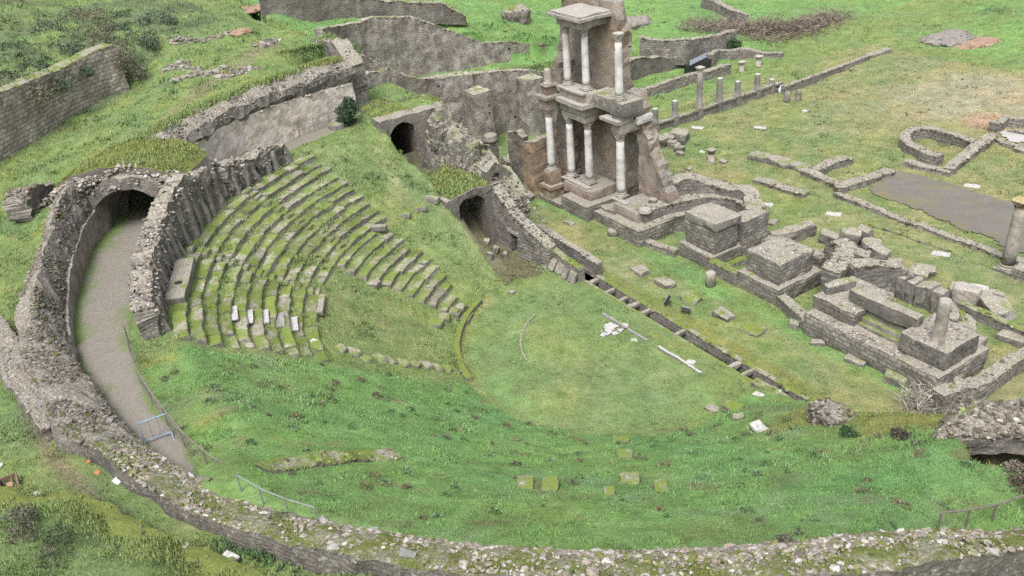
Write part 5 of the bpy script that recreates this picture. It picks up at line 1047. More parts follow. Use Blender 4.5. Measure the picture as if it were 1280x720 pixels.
mb.add(P, [(0, 1, 2, 3), (7, 6, 5, 4), (0, 4, 5, 1), (1, 5, 6, 2), (2, 6, 7, 3), (3, 7, 4, 0)]); o = mb.build('sheet_roof', M['roof_sheet']); tag(o, 'small slanting blue-grey sheet roof over a hollow shown as a black block', 'roof')
mb = MB(); gbox(mb, tuple(np.minimum(a, b)+(-.5, .2, -1.2)), tuple(np.maximum(a, b)+(-.3, .5, -.2)), .4, .03); o = mb.build('hollow_shade', M['black']); tag(o, 'black block painted as the shade in the hollow under the sheet roof', 'shade block')  # solid black block, its colour stands in for the shade under the roof
# balustrade of the portico with its column stumps
BX = [(819, 154, 136), (847, 147, 127), (874.5, 136, 84), (900, 128, 98), (924.5, 121, 102.5), (949, 113, 93.5), (972, 108, 101)]
BL = thing('portico_parapet', at(895, 135, 0), 'stone parapet of panels and posts carrying the row of column stumps', 'parapet')
k0, k1 = at(812, 168, 0), at(976, 113, 0)
mb = MB(); wall(mb, [(k0[0], k0[1]-.5, -.1, .7), (k1[0], k1[1], -.1, .75)], .28, .3, .02, .04, seed=221); mb.build('panel', M['masonry'], BL)
mb = MB(); wall(mb, [(k0[0], k0[1]-.5, .68, .86), (k1[0], k1[1], .72, .9)], .5, .3, .02, .03, seed=222); mb.build('rail', M['grey_stone'], BL)
LB = ['first grey column stump of the parapet, next to the ruin', 'second grey column stump of the parapet, just left of the tall column', 'tallest column on the parapet, still carrying its capital', 'smooth column stump just right of the tall column', 'shorter pale-topped stump, second right of the tall column', 'dark column stump near the far end of the parapet', 'lowest stump, a bare white-topped drum ending the parapet']
for k, (x, y, yt) in enumerate(BX):
    z0 = .88; b = at(x, y, z0); b = np.array((np.interp(b[1], [k0[1], k1[1]], [k0[0], k1[0]]), b[1], z0)); z1 = ztop(x, y, z0, yt)
    mb = MB(); gbox(mb, (b[0]-.3, b[1]-.3, -.1), (b[0]+.32, b[1]+.3, .92), .3, .02); mb.build('post', M['grey_stone'], BL)
    h = max(.35, z1-z0); p = thing('portico_column', b, LB[k], 'column', 'column stumps on the parapet')
    mb = MB(); lathe(mb, b, [(.34, 0), (.35, .06), (.29, .1), (.28, h*.5), (.25, h-(.35 if k == 2 else .03)), (.24, h-(.35 if k == 2 else 0))], 16); mb.build('shaft', M['column_grey'], p, True)
    if k == 2:
        mb = MB(); capital(mb, b+np.array((0, 0, h-.4)), .27, .42); mb.build('capital', M['capital'], p)
    else:
        mb = MB(); lathe(mb, b+np.array((0, 0, h-.02)), [(.245, 0), (.25, .03), (.2, .05)], 14); mb.build('cap_stone', M['white_stone'], p)
w0, w1 = at(978, 118, 0), at(1084, 78, 0)
mb = MB(); wall(mb, [(w0[0], w0[1], -.2, .75), (w1[0], w1[1], -.2, .75)], .5, .35, .03, .06, seed=223); o = mb.build('low_wall', M['masonry']); tag(o, 'straight low wall continuing the parapet into the meadow', 'wall')
q = at(1097, 72, 0); o = block(MB(), q-np.array((0, 0, .1)), (1.0, 3.4, .8), (0, 0, .0), .05, .1, 5).build('wall_block', M['grey_stone']); tag(o, 'detached block at the far end of the straight low wall', 'stone')
for (x, y, s, lab) in ((927, 90, 1., 'left short capital on a stump in the far grass'), (948, 83, 1., 'right short capital on a stump in the far grass'), (889, 202, .95, 'dark flat-topped capital on a stump behind the exedra')):
    b = drop(x, y); p = thing('capital_stump', b, lab, 'column')
    mb = MB(); lathe(mb, b, [(.36*s, -.05), (.36*s, .1), (.28*s, .16), (.26*s, .75*s)], 14); mb.build('shaft', M['travertine'], p, True)
    mb = MB(); capital(mb, b+np.array((0, 0, .72*s)), .3*s, .4*s); mb.build('capital', M['capital'] if 'dark' not in lab else M['dark_stone'], p)
for (x, y, lab) in ((983, 127, 'left one of two upright grey stones in front of the parapet end'), (997, 126, 'right one of two upright grey stones in front of the parapet end')):
    b = drop(x, y); o = block(MB(), b-np.array((0, 0, .1)), (.65, .6, 1.15), (0, .05, .3), .06, .3, 5, taper=.25).build('upright_stone', M['grey_stone']); tag(o, lab, 'stone')
b = drop(976, 116); mb = MB(); lathe(mb, b, [(.2, 0), (.27, .1), (.26, .35), (.14, .6), (.12, .72)], 14); o = mb.build('pale_marker', M['paper']); tag(o, 'pale bluish bottle-shaped object below the last parapet stump', 'marker')
for (x, y, lab) in ((872, 160, 'white flat slab in the grass close to the parapet'), (950, 160, 'pale flat slab in the open grass'), (1007, 139, 'small white slab far out in the grass'), (879, 190, 'tiny white slab beside the dark capital'), (1042, 268, 'white square slab behind the fallen blocks'), (1176, 318, 'white slab between the low wall and the fallen stones'), (1215, 233, 'white stone lying beyond the silt floor'), (957, 256, 'white stone in the grass behind the curved wall'), (1224, 360, 'flat pale square slab near the right-hand blocks')):
    b = drop(x, y); o = block(MB(), b-np.array((0, 0, .05)), (1.05, .6, .12) if 'tiny' not in lab and 'small' not in lab else (.6, .5, .14), (0, 0, .5), .03, .2, 4).build('flat_slab', M['white_stone']); tag(o, lab, 'slab')
# fallen blocks on the stage grass and behind
def fallen(x, y, sz, rot, lab, mat='grey_stone', cat='stone', grp=None, rough=.08, rnd=.14, name='fallen_block', taper=0.):
    b = drop(x, y); o = block(MB(), b-np.array((0, 0, .08)), sz, rot, rough, rnd, 6, taper=taper).build(name, M[mat]); return tag(o, lab, cat, grp)
for k, (x, y) in enumerate(((800, 341), (831, 356), (863, 375), (904, 396), (940, 414))):
    fallen(x, y, (1.15, .85, .38), (.05*(k % 3-1), .06, -.15+.1*k), ('stage-floor rubble block nearest to the passage walls', 'stage-floor rubble block just left of the two floodlights', 'stage-floor rubble block just behind the two floodlights', 'stage-floor rubble block halfway along the row', 'mossy stage-floor rubble block at the right end of the row')[k], 'mossy_stone' if k in (2, 4) else 'grey_stone', grp='rubble blocks on the stage floor', rough=.1)
fallen(992, 408, (.6, .5, .4), (0, .1, .4), 'small block in the grass left of the stage block corner'); fallen(1021, 431, (.7, .45, .3), (.1, 0, .8), 'reddish stone by the foot of the stage block')
fallen(1070, 453, (1.1, .6, .3), (0, 0, .2), 'flat stone in the grass below the stage block'); fallen(1120, 477, (1.2, .9, .6), (.1, 0, .3), 'mossy block at the foot of the stage block near its corner', 'mossy_stone')
b = at(888, 357, 0); mb = MB(); lathe(mb, b, [(.32, -.1), (.31, .6), (.3, .95), (.2, 1.0)], 16); o = mb.build('column_drum', M['travertine'], None, True); tag(o, 'short grey column drum standing before the stage wall', 'column')
b = at(767, 293, 0); mb = MB(); lathe(mb, b, [(.42, -.1), (.45, .3), (.38, .42), (.2, .45)], 14); o = mb.build('column_drum', M['grey_stone'], None, True); tag(o, 'low round drum in the grass at the podium foot', 'stone')
fallen(711, 279, (.9, .5, .2), (0, 0, .1), 'flat slab at the foot of the podium')
for k, (x, y, sz, rz, lab) in enumerate(((968, 296, (.7, 2.3, .75), -.35, 'left long dark beam of the three lying side by side'), (984, 293, (.8, 2.5, .95), -.35, 'middle long dark beam of the three lying side by side'), (998, 288, (.8, 2.2, 1.0), -.3, 'right dark beam of the three, with a raised rough end'))):
    fallen(x, y+8, sz, (.05, 0, rz), lab, 'dark_stone', rough=.08)
for (x, y, sz, rz, lab) in ((1036, 303, (1.2, .9, .9), .3, 'dark cubic block beside the three long beams'), (1060, 306, (1.3, .8, 1.2), .5, 'dark tilted block behind the forked niche wall'), (1077, 304, (1.0, .8, 1.3), .2, 'upright dark block behind the forked niche wall'), (1087, 316, (1.2, 1.0, 1.0), .7, 'grey-capped block at the right of the forked niche wall'), (1097, 323, (1.3, .8, .9), .2, 'leaning dark block at the end of the forked niche wall'), (1113, 340, (.9, .9, 1.0), .4, 'dark block at the far end of the pale curved wall'), (1146, 349, (1.2, .9, .8), .2, 'lower dark block of the isolated pair in the grass'), (1155, 342, (1., .8, .6), .7, 'upper dark block of the isolated pair in the grass')):
    fallen(x, y, sz, (.1, .1, rz), lab, 'dark_stone', rough=.09)
for k, (x, y) in enumerate(((1117, 368), (1129, 371), (1141, 376), (1153, 381), (1163, 384), (1171, 390))):
    fallen(x, y, (.6, 1.0, 1.5), (0, -.1+.04*(k % 3), .15*(k % 2)), 'grey %s upright slab from the left in the row of six standing slabs' % ('first', 'second', 'third', 'fourth', 'fifth', 'sixth')[k], 'dark_stone', 'slab', 'six standing slabs', .08)
fallen(1198, 396, (2.3, .7, .35), (0, 0, -.45), 'long low white-flecked beam right of the standing slabs', rough=.08)
fallen(1194, 372, (1.0, .9, .9), (.1, .1, .4), 'dark rough stone touching the squared pale block'); fallen(1206, 378, (1.45, 1.2, 1.15), (0, 0, .35), 'big squared pale block right of the standing slabs', 'travertine', rough=.05)
fallen(1242, 388, (2.1, 1.3, .8), (.05, .1, -.5), 'large grey block with a small stone on top near the right edge', rough=.09); b = drop(1246, 383); o = block(MB(), b+np.array((0, 0, .55)), (.6, .5, .35), (0, 0, .3), .05, .2, 5).build('small_stone', M['grey_stone']); tag(o, 'small stone sitting on the large block near the right edge', 'stone')
fallen(1264, 425, (1.3, .8, .4), (0, 0, .2), 'half-buried stone inside the right enclosure', 'dark_stone')
fallen(832, 239, (.8, .9, 1.6), (0, 0, .1), 'pillar of two grey blocks behind the stage ruin edge', 'grey_stone'); fallen(860, 227, (.9, .8, 1.3), (0, 0, .2), 'round-topped grey block standing behind the exedra', 'grey_stone', rnd=.5)
for (x, y, sz, lab) in ((848, 177, (1.6, 1.2, 1.1), 'largest dark block of the pile next to the parapet'), (836, 178, (1.1, .9, .8), 'left dark block of the pile next to the parapet'), (826, 182, (1.0, .8, .9), 'leftmost dark block of the pile, touching the ruin'), (843, 184, (1.0, .7, .5), 'front flat block of the pile next to the parapet'), (849, 189, (.8, .7, .6), 'mossy small block in front of the pile'), (840, 183, (.8, .7, .6), 'small cubic block in front of the pile'), (850, 194, (.6, .5, .4), 'smallest loose stone in front of the pile'), (904, 203, (.7, .5, .3), 'little stone right of the dark capital')):
    fallen(x, y, sz, (.1, .08, .4), lab, 'dark_stone', rough=.08)
for (x, y, sz, rz, lab) in ((950, 200, (1.7, 1.1, .6), .1, 'left of three rough blocks in a line beyond the exedra'), (977, 207, (2.3, 1.2, .6), -.2, 'middle and largest of three rough blocks in a line beyond the exedra'), (1000, 212, (1.5, 1.1, .5), -.2, 'right of three rough blocks in a line, touching the ruined footing')):
    fallen(x, y, sz, (0, 0, rz), lab, 'grey_stone', rough=.09)
a, b = at(944, 226, 0), at(1008, 246, 0); mb = MB(); wall(mb, [(a[0], a[1], -.2, .3), (b[0], b[1], -.2, .3)], .85, .3, .04, .05, seed=231); o = mb.build('long_footing', M['grey_stone']); tag(o, 'long low stone footing lying in the grass behind the stage', 'footing')
fallen(998, 242, (.9, .7, .35), (0, 0, .3), 'mossy lump on the end of the long footing', 'mossy_stone'); fallen(957, 277, (1.6, .9, .25), (0, 0, .3), 'sunken mossy slab behind the first pedestal', 'mossy_stone'); fallen(948, 292, (1.4, .4, .3), (0, 0, -.4), 'narrow stone bar behind the first pedestal')
def footing(pts, th, h, lab, seed, mat='masonry', name='ruin_footing', dz=.3):
    mb = MB(); Q = [drop(x, y) for x, y in pts]; wall(mb, [(q[0], q[1], q[2]-dz, q[2]+h) for q in Q], th, .3, .06, .1, seed=seed); n = int(len(Q)*22); rng = np.random.default_rng(seed)
    o = mb.build(name, M[mat]); return tag(o, lab, 'footing')
footing([(1004, 217), (1025, 225), (1046, 234), (1052, 241)], .8, .4, 'rubble footing running towards the silt floor corner', 241); footing([(1018, 219), (1040, 209), (1062, 203)], .8, .5, 'short rubble footing branching off to the far side', 242)
footing([(1056, 236), (1078, 230), (1098, 222), (1112, 217)], .9, .4, 'whitish rubble footing on the edge of the silt floor', 243)
footing([(1045, 243), (1090, 261), (1140, 281), (1180, 295), (1220, 309), (1252, 321), (1300, 338)], .55, .22, 'long thin line of kerb stones along the silt floor', 244)
footing([(1087, 281), (1140, 299), (1200, 320), (1244, 337)], .25, .1, 'faint second line of stones in the grass, parallel to the kerb stones', 245, 'masonry_mossy')
# apse and rooms of the bath
mb = MB(); Q = [at(x, y, 0) for x, y in ((1174, 208), (1152, 201), (1136, 193), (1129, 186), (1130, 180), (1138, 175), (1150, 173), (1164, 174), (1190, 181), (1215, 190))]
wall(mb, [(q[0], q[1], -.3, .95) for q in Q], .75, .3, .06, .1, seed=251); o = mb.build('apse_wall', M['masonry']); tag(o, 'horseshoe-shaped low wall of the bath apse in the meadow', 'wall')
footing([(1184, 218), (1203, 203), (1218, 191), (1240, 175)], .8, .55, 'straight bath wall closing the horseshoe apse', 252); footing([(1130, 206), (1158, 213), (1188, 219)], .6, .35, 'low bath footing in front of the horseshoe apse', 253)
footing([(1240, 165), (1255, 157), (1285, 159), (1330, 165)], .8, .75, 'far bath wall above the pale pool floor at the right edge', 254); footing([(1240, 175), (1262, 183), (1290, 191)], .5, .3, 'near rim of the pale pool floor', 255); footing([(1262, 165), (1300, 172)], .6, .3, 'inner rim between the pool floor and the far bath wall', 256)
fallen(1278, 190, (1.3, .8, .4), (0, 0, .2), 'grey rock beside the pool rim at the right edge')
# tall column at the right edge
p = thing('lone_column', at(1258, 338, 0), 'single tall patched column with a yellow-lichened capital at the right edge', 'column')
b = at(1258, 338, 0); mb = MB(); gbox(mb, (b[0]-.6, b[1]-.6, -.1), (b[0]+.6, b[1]+.6, .22), .3, .03); lathe(mb, b+np.array((0, 0, .2)), [(.52, 0), (.55, .08), (.45, .16), (.47, .24), (.4, .3)], 18); mb.build('column_base', M['grey_stone'], p)
mb = MB(); lathe(mb, b+np.array((0, 0, .48)), [(.4, 0), (.39, .8), (.41, 1.0), (.38, 1.3), (.36, 2.2), (.34, 3.2), (.33, 3.75)], 20); mb.build('shaft', M['travertine'], p, True)
mb = MB(); capital(mb, b+np.array((0, 0, 4.2)), .36, .5); mb.build('capital', M['lichen_capital'], p)
pxw('low_wall', 'masonry', [(1268, 345, 0, 330), (1290, 352, 0, 336)], .9, 'rubble wall end beside the lone column at the right edge', 261)
# ruined left flank of the stage front
for (pts, th, lab, sd, mat) in (([(-23.2, 8.4, 0, 4.4), (-22.0, 8.5, 0, 4.6), (-21.3, 8.6, 0, 4.2)], .6, 'tall thin wall slab standing left of the stage front', 271, 'rubble_core'), ([(-20.6, 8.4, 0, 4.3), (-19.2, 8.5, 0, 4.6)], 1.6, 'orange-stained pier joined to the left of the stage front', 272, 'sandstone'), ([(-26.8, 8.4, 0, 2.6), (-25.8, 8.3, 0, 2.7)], .9, 'ivy-stained pier under the round drum', 273, 'dark_wall'), ([(-28.5, 8.2, 0, 2.2), (-27.6, 8.0, 0, 2.0)], .8, 'brown pier at the edge of the side passage rubble', 274, 'sandstone'), ([(-26.0, 9.5, 0, 1.2), (-23.0, 9.2, 0, 1.1)], .8, 'low wall between the ivy pier and the thin slab', 275, 'masonry'), ([(-25.5, 6.6, 0, 1.0), (-22.5, 6.9, 0, .8), (-20.0, 7.2, 0, .5), (-19.2, 7.6, 0, .4)], 1.1, 'low heap of rubble wall in front of the left flank', 276, 'rubble_core')):
    mb = MB(); wall(mb, pts, th, .26, .09, .2, seed=sd); o = mb.build('flank_wall', M[mat]); tag(o, lab, 'wall')
mb = MB(); lathe(mb, (-26.3, 8.4, 2.65), [(.5, 0), (.62, .05), (.62, .3), (.55, .36), (.58, .5), (.5, .62), (.3, .65)], 16); o = mb.build('round_drum', M['grey_stone'], None, True); tag(o, 'round moulded drum on top of the ivy-stained pier', 'column')
# ------------------------------------------------------------------ right end: passage mound with its dark mouth
RP = [at(x, y, 7.) for x, y in ((1168, 521), (1186, 527), (1203, 532), (1222, 534), (1250, 536), (1285, 540), (1335, 546))]
RM = thing('right_vault', at(1245, 540, 6.), 'grey rubble vault over a dark hollow at the right edge', 'vault')
mb = MB(); wall(mb, [(q[0], q[1], zb, zt) for q, zb, zt in zip(RP, (4.5, 5.0, 6.2, 6.75, 6.8, 6.8, 6.7), (6.1, 6.9, 7.3, 7.5, 7.6, 7.6, 7.5))], 2.0, .2, .2, .2, seed=281, dome=.3, stn=60.); mb.build('vault_crown', M['rubble_dark'], RM)
mb = MB(); wall(mb, [(q[0]-.45, q[1]+.45, 4.6, 7.0) for q in RP[2:]], .8, .3, .06, .05, seed=282, stn=0); mb.build('hollow_shade', M['tunnel'], RM)  # dark wall set behind the gap, standing in for the shade inside
mb = MB(); b = drop(1038, 524); rubble_mass(mb, b+np.array((0, 0, .1)), (1.1, .8, .65), .3, 61, stn=90.)
o = mb.build('rubble_heap', M['rubble_dark']); tag(o, 'round grey-brown rubble heap at the right end of the curtain slot', 'rubble')
# stones on the orchestra grass
fallen(915, 512, (.9, .7, .45), (.1, .1, .3), 'mossy boulder on the edge of the orchestra grass', 'mossy_stone'); fallen(889, 511, (.6, .5, .15), (0, 0, .3), 'flat grey stone left of the mossy boulder'); fallen(921, 523, (.5, .35, .3), (.2, .1, .9), 'small pale stone below the mossy boulder')
fallen(950, 538, (.9, .55, .35), (.05, .1, -.1), 'white-fronted mossy rock on the near slope', 'white_stone'); fallen(949, 493, (.6, .35, .1), (0, 0, .2), 'white flat fragment beside the slot coping', 'white_stone')
mb = MB(); Q = at(765, 410, .02)
for k in range(24): 
    t = RNG.uniform(0, 6.28); rr = RNG.uniform(0, 1)**.7; block(mb, Q+np.array((math.cos(t)*rr*.55+.1, math.sin(t)*rr*.95, -.02)), (RNG.uniform(.2, .45), RNG.uniform(.15, .35), .09), (0, 0, RNG.uniform(0, 3)), .02, .2, 3)
o = mb.build('marble_paving', M['white_grey_paving']); tag(o, 'ragged remnant of white marble paving in the orchestra', 'paving')
a, b = at(753, 393, .0), at(809, 427, 0); mb = MB(); wall(mb, [(a[0], a[1], -.1, .13), (b[0], b[1], -.1, .1)], .12, .2, .02, .02, seed=291); o = mb.build('marble_kerb', M['white_grey']); tag(o, 'thin straight grey kerb beside the white marble paving', 'kerb')
a, b = at(823, 435, .0), at(877, 467, 0); mb = MB(); wall(mb, [(a[0], a[1], -.1, .14), (b[0], b[1], -.1, .1)], .16, .2, .03, .04, seed=292); o = mb.build('marble_kerb', M['white_grey_paving']); tag(o, 'thin white kerb nearer to the floodlights than the paving', 'kerb')
fallen(795, 424, (.4, .35, .15), (0, 0, .4), 'white marble bit at the end of the grey kerb', 'white_stone'); fallen(863, 454, (.55, .4, .16), (0, 0, .2), 'white stone resting against the thin white kerb', 'white_stone')
fallen(640, 367, (.45, .4, .2), (0, 0, .3), 'reddish-brown stone in the upper orchestra grass', 'sandstone'); fallen(636, 300, (.9, .8, .45), (0, 0, .2), 'hollow square stone on the grass before the passage', 'grey_stone', name='hollow_stone')
for (x, y, s, lab) in ((620, 316, .5, 'pale upright stone among the grass before the passage'), (608, 305, .4, 'little pale stone beside the passage wall'), (613, 322, .4, 'tiny pale stone lowest in the grass before the passage'), (632, 321, .35, 'single pale stone below the hollow square stone')):
    fallen(x, y, (s, s*.8, s*1.2), (.1, .1, .5), lab)
for i in (0, 1):   # floodlights
    b = at((834, 857)[i], (381, 392)[i], 0); p = thing('floodlight', b, ('black floodlight seen from its edge, tilted upwards on the grass', 'floodlight with its pale glass facing up on the grass')[i], 'floodlight', 'floodlights on the stage floor'); Rm = rotm(-.5 if i else -1.1, .2, .75 if i else 2.2)
    def rb(lo, hi, mat, nm):
        mb = MB(); V, F = CUBE[1]; lo = np.array(lo); hi = np.array(hi); V = (lo+(V+1)/2*(hi-lo))@Rm.T+b+np.array((0, 0, .35)); mb.add(V, F); mb.build(nm, M[mat], p)
    rb((-.28, -.22, -.1), (.28, .22, .08), 'black', 'housing'); rb((-.25, -.19, .083), (.25, .19, .1), 'glass', 'lens'); mb = MB(); tube(mb, [b+np.array((-.3, 0, 0)), b+np.array((-.3, 0, .35)), b+np.array((.3, 0, .35)), b+np.array((.3, 0, 0))], .02); mb.build('bracket', M['black'], p)
# ------------------------------------------------------------------ fences, barrier, posts and litter
def px_fence(pts, zs, h, lab, mat='iron', mesh=False, posts=None, name='fence', rails=(1.,), r=.03):
    Q = [drop(x, y) for x, y in pts] if zs is None else [np.array((*at(x, y, z)[:2], z)) for (x, y), z in zip(pts, zs)]; L = np.r_[0, np.cumsum([np.linalg.norm(Q[i+1]-Q[i]) for i in range(len(Q)-1)])]
    f = lambda s: np.array([np.interp(s, L, [q[i] for q in Q]) for i in range(3)])
    p = thing(name, Q[0], lab, 'fence'); n = posts or max(2, int(L[-1]/1.7)+1); S_ = np.linspace(0, L[-1], n)
    for s in S_: q = f(s); mb = MB(); tube(mb, [q-np.array((0, 0, .3)), q+np.array((0, 0, h))], r*1.2); mb.build('post', M[mat], p)
    for k in rails: mb = MB(); tube(mb, [f(s)+np.array((0, 0, h*k)) for s in np.linspace(0, L[-1], n*3)], r); mb.build('rail', M[mat], p)
    if mesh:
        mb = MB()
        for k in range(1, 6): tube(mb, [f(s)+np.array((0, 0, h*k/6)) for s in np.linspace(0, L[-1], n*3)], .006, 3)
        for s in np.arange(0, L[-1], .2): q = f(s); tube(mb, [q+np.array((0, 0, .05)), q+np.array((0, 0, h))], .006, 3)
        mb.build('wire_mesh', M[mat], p)
    return p
px_fence([(162, 430), (168, 458), (180, 488), (203, 523), (238, 568), (270, 595), (300, 613)], [PZ]*7, .95, 'rusty wire fence along the gravel path', mesh=True)
px_fence([(302, 615), (335, 634), (365, 646), (398, 656)], None, .7, 'grey metal handrail continuing the path fence above the slope', 'steel', posts=4, name='handrail', r=.022)
px_fence([(1172, 663), (1205, 660), (1240, 652), (1275, 640), (1320, 622)], None, .7, 'brown metal handrail at the lower right end of the ring wall', posts=5, name='handrail')
px_fence([(375, 172), (392, 166), (410, 160), (425, 155), (455, 148), (480, 139), (505, 132), (525, 127)], [PZ]*8, 1.1, 'thin post fence around the grassy end of the ring walk', 'grey_post', posts=9, r=.02, rails=(.95, .5))
p = thing('crowd_barrier', at(200, 545, PZ), 'pale blue tubular barrier set across the gravel path', 'barrier')
a, b = np.array((*at(176, 553, PZ)[:2], PZ)), np.array((*at(215, 552, PZ)[:2], PZ)); a, b = at(183, 557, PZ), at(216, 545, PZ)
up = np.array((0, 0, 1.05)); mb = MB(); tube(mb, [a+up*.2, a+up, b+up, b+up*.2, a+up*.2], .03); mb.build('frame', M['blue_steel'], p)
for f in (.33, .66): mb = MB(); q = a+(b-a)*f; tube(mb, [q+up*.2, q+up], .015); mb.build('bar', M['blue_steel'], p)
nrm = np.array((-(b-a)[1], (b-a)[0], 0)); nrm /= np.linalg.norm(nrm)
for q in (a, b): mb = MB(); tube(mb, [q-nrm*.35, q-nrm*.3+up*.06, q+up*.22, q+nrm*.3+up*.06, q+nrm*.35], .025); mb.build('foot', M['blue_steel'], p)
for (x, y, lab) in ((54, 521, 'grey slanting sign board by the left end of the ring wall'), (218, 637, 'grey sign board against the outer face of the ring wall'), (513, 716, 'grey sign board at the bottom edge against the ring wall')):
    b = drop(x, y); p = thing('sign_board', b, lab, 'sign', 'small boards along the ring wall'); mb = MB()
    for s in (-.12, .12): tube(mb, [b+np.array((s, 0, -.1)), b+np.array((s, 0, .55))], .02)
    mb.build('legs', M['grey_post'], p); mb = MB(); V, F = CUBE[1]; mb.add(V*np.array((.24, .17, .02))@rotm(.7, 0, .5).T+b+np.array((0, 0, .62)), F); mb.build('panel', M['grey_post'], p)
for (x, y, m_, sz, lab) in ((122, 591, 'orange', (.22, .15, .06), 'orange scrap lying on the lower grass walk'), (111, 579, 'orange', (.14, .1, .05), 'small reddish scrap above the orange one'), (149, 601, 'paper', (.35, .3, .12), 'pale crumpled litter by the ring wall'), (172, 610, 'paper', (.2, .18, .1), 'small white litter near the grey board'), (198, 622, 'paper', (.2, .15, .06), 'pale blue scrap left of the grey board'), (2, 583, 'white_stone', (.2, .15, .1), 'white pebble at the left edge of the grass walk'), (437, 706, 'wood', (.5, .6, .25), 'rotten mossy wooden frame below the ring wall'), (752, 414, 'white_stone', (.1, .1, .05), 'tiny white chip left of the marble paving')):
    b = drop(x, y); o = block(MB(), b-np.array((0, 0, .01)), sz, (.1, .1, .5), .03, .2, 3).build('litter' if m_ in ('orange', 'paper') else 'pebble' if m_ == 'white_stone' else 'frame', M[m_]); tag(o, lab, 'litter' if m_ in ('orange', 'paper') else 'stone' if m_ == 'white_stone' else 'frame')
b = drop(15, 614); p = thing('brick_box', b, 'dark open box with a reddish brick at the left edge', 'box'); mb = MB()
for lo, hi in (((-.5, -.3, 0), (.5, -.24, .35)), ((-.5, .24, 0), (.5, .3, .35)), ((-.5, -.24, 0), (-.44, .24, .35)), ((.44, -.24, 0), (.5, .24, .35))): box(mb, b+np.array(lo), b+np.array(hi))
mb.build('side_boards', M['wood'], p); mb = MB(); box(mb, b+np.array((-.3, -.1, 0)), b+np.array((0, .1, .2))); mb.build('brick', M['red_earth'], p)
# mossy terrace edge in the lower left corner
mb = MB(); Q = [drop(x, y) for x, y in ((-20, 612), (40, 618), (80, 629), (130, 645), (180, 663), (230, 682), (285, 703), (340, 724), (380, 738))]; Q = [q+np.array((.05, -.75, 0)) for q in Q]
wall(mb, [(q[0], q[1], 8.3, HL(q[0], q[1])+.08) for q in Q], 1.15, .2, .12, .12, seed=301, dome=.14, stn=5.); o = mb.build('terrace_edge', M['turf_cover']); tag(o, 'mossy crumbling edge of the lower left terrace', 'wall')
t = RNG.uniform(0, 8, 4500); c = np.stack([np.interp(t, np.arange(9), [q[i] for q in Q]) for i in range(3)], -1); c[:, :2] += RNG.normal(0, .4, (4500, 2)); c[:, 2] = HL(c[:, 0], c[:, 1])+.2; tufts(c, o, 19, .4, .13)
for (x, y, s, lab) in ((48, 617, .28, 'white stone on the terrace edge, leftmost'), (79, 628, .22, 'second white stone from the left on the terrace edge'), (105, 637, .26, 'third white stone from the left on the terrace edge'), (131, 649, .22, 'fourth white stone from the left on the terrace edge'), (171, 666, .42, 'big upright white stone in the middle of the terrace edge'), (228, 684, .3, 'white stone right of the big one on the terrace edge'), (240, 694, .26, 'pale stone a little below the terrace edge'), (291, 703, .5, 'largest flat white stone near the right end of the terrace edge'), (234, 708, .3, 'white stone by the bottom edge of the picture')):
    fallen(x, y, (s, s*.8, s*.8), (.2, .1, .6), lab, 'white_stone', name='white_stone')
# rubble fragment on the left terrace
Q = [at(76, 528, 9.3), at(52, 497, 9.3), at(25, 462, 9.3), at(-20, 405, 9.3)]; mb = MB(); wall(mb, [(q[0], q[1], 8.3, 9.35) for q in Q], 1.35, .25, .12, .15, seed=309, stn=25.); o = mb.build('abutment', M['ring_grey']); tag(o, 'rough low abutment spreading from the ring wall to the left edge', 'wall')
pxw('wall_fragment', 'rubble_dark', [(30, 278, 9.5, 252), (48, 258, 9.7, 231), (66, 244, 9.9, 224)], 1.1, 'lone ragged wall fragment on the grass left of the vault', 311, ragged=.4, rough=.3, step=.14, stn=60.)
for (pts, lab, sd) in (([(205, 88), (225, 80), (250, 92)], 'stony ledge on the slope above the big wall', 321), ([(210, 105), (240, 96), (262, 92), (280, 86)], 'long broken ledge of stones halfway up the left slope', 322), ([(215, 48), (245, 52), (275, 45), (302, 38)], 'upper stony ledge near the bare earth patch', 323), ([(275, 98), (300, 90), (315, 85)], 'short ledge of pale stones above the plaster wall', 324), ([(320, 58), (345, 50)], 'highest little ledge right of the bare earth patch', 325)):
    mb = MB(); Q = [drop(x, y) for x, y in pts]; n = 70*len(Q); t = np.linspace(0, len(Q)-1, n); P = np.stack([np.interp(t, np.arange(len(Q)), [q[i] for q in Q]) for i in range(3)], -1)+RNG.normal(0, .28, (n, 3))*np.array((1, 1, .25)); P[:, 2] = HL(P[:, 0], P[:, 1])+RNG.uniform(-.12, .12, n); kk = RNG.uniform(0, 1, n) < .55; P = P[kk]; n = len(P)
    stones(mb, P, RNG.uniform(.08, .26, n), .6, seed=sd, cols=STONE_COLS*.75); o = mb.build('stone_ledge', M['loose_stone']); tag(o, lab, 'stones', 'stony ledges on the left slope')
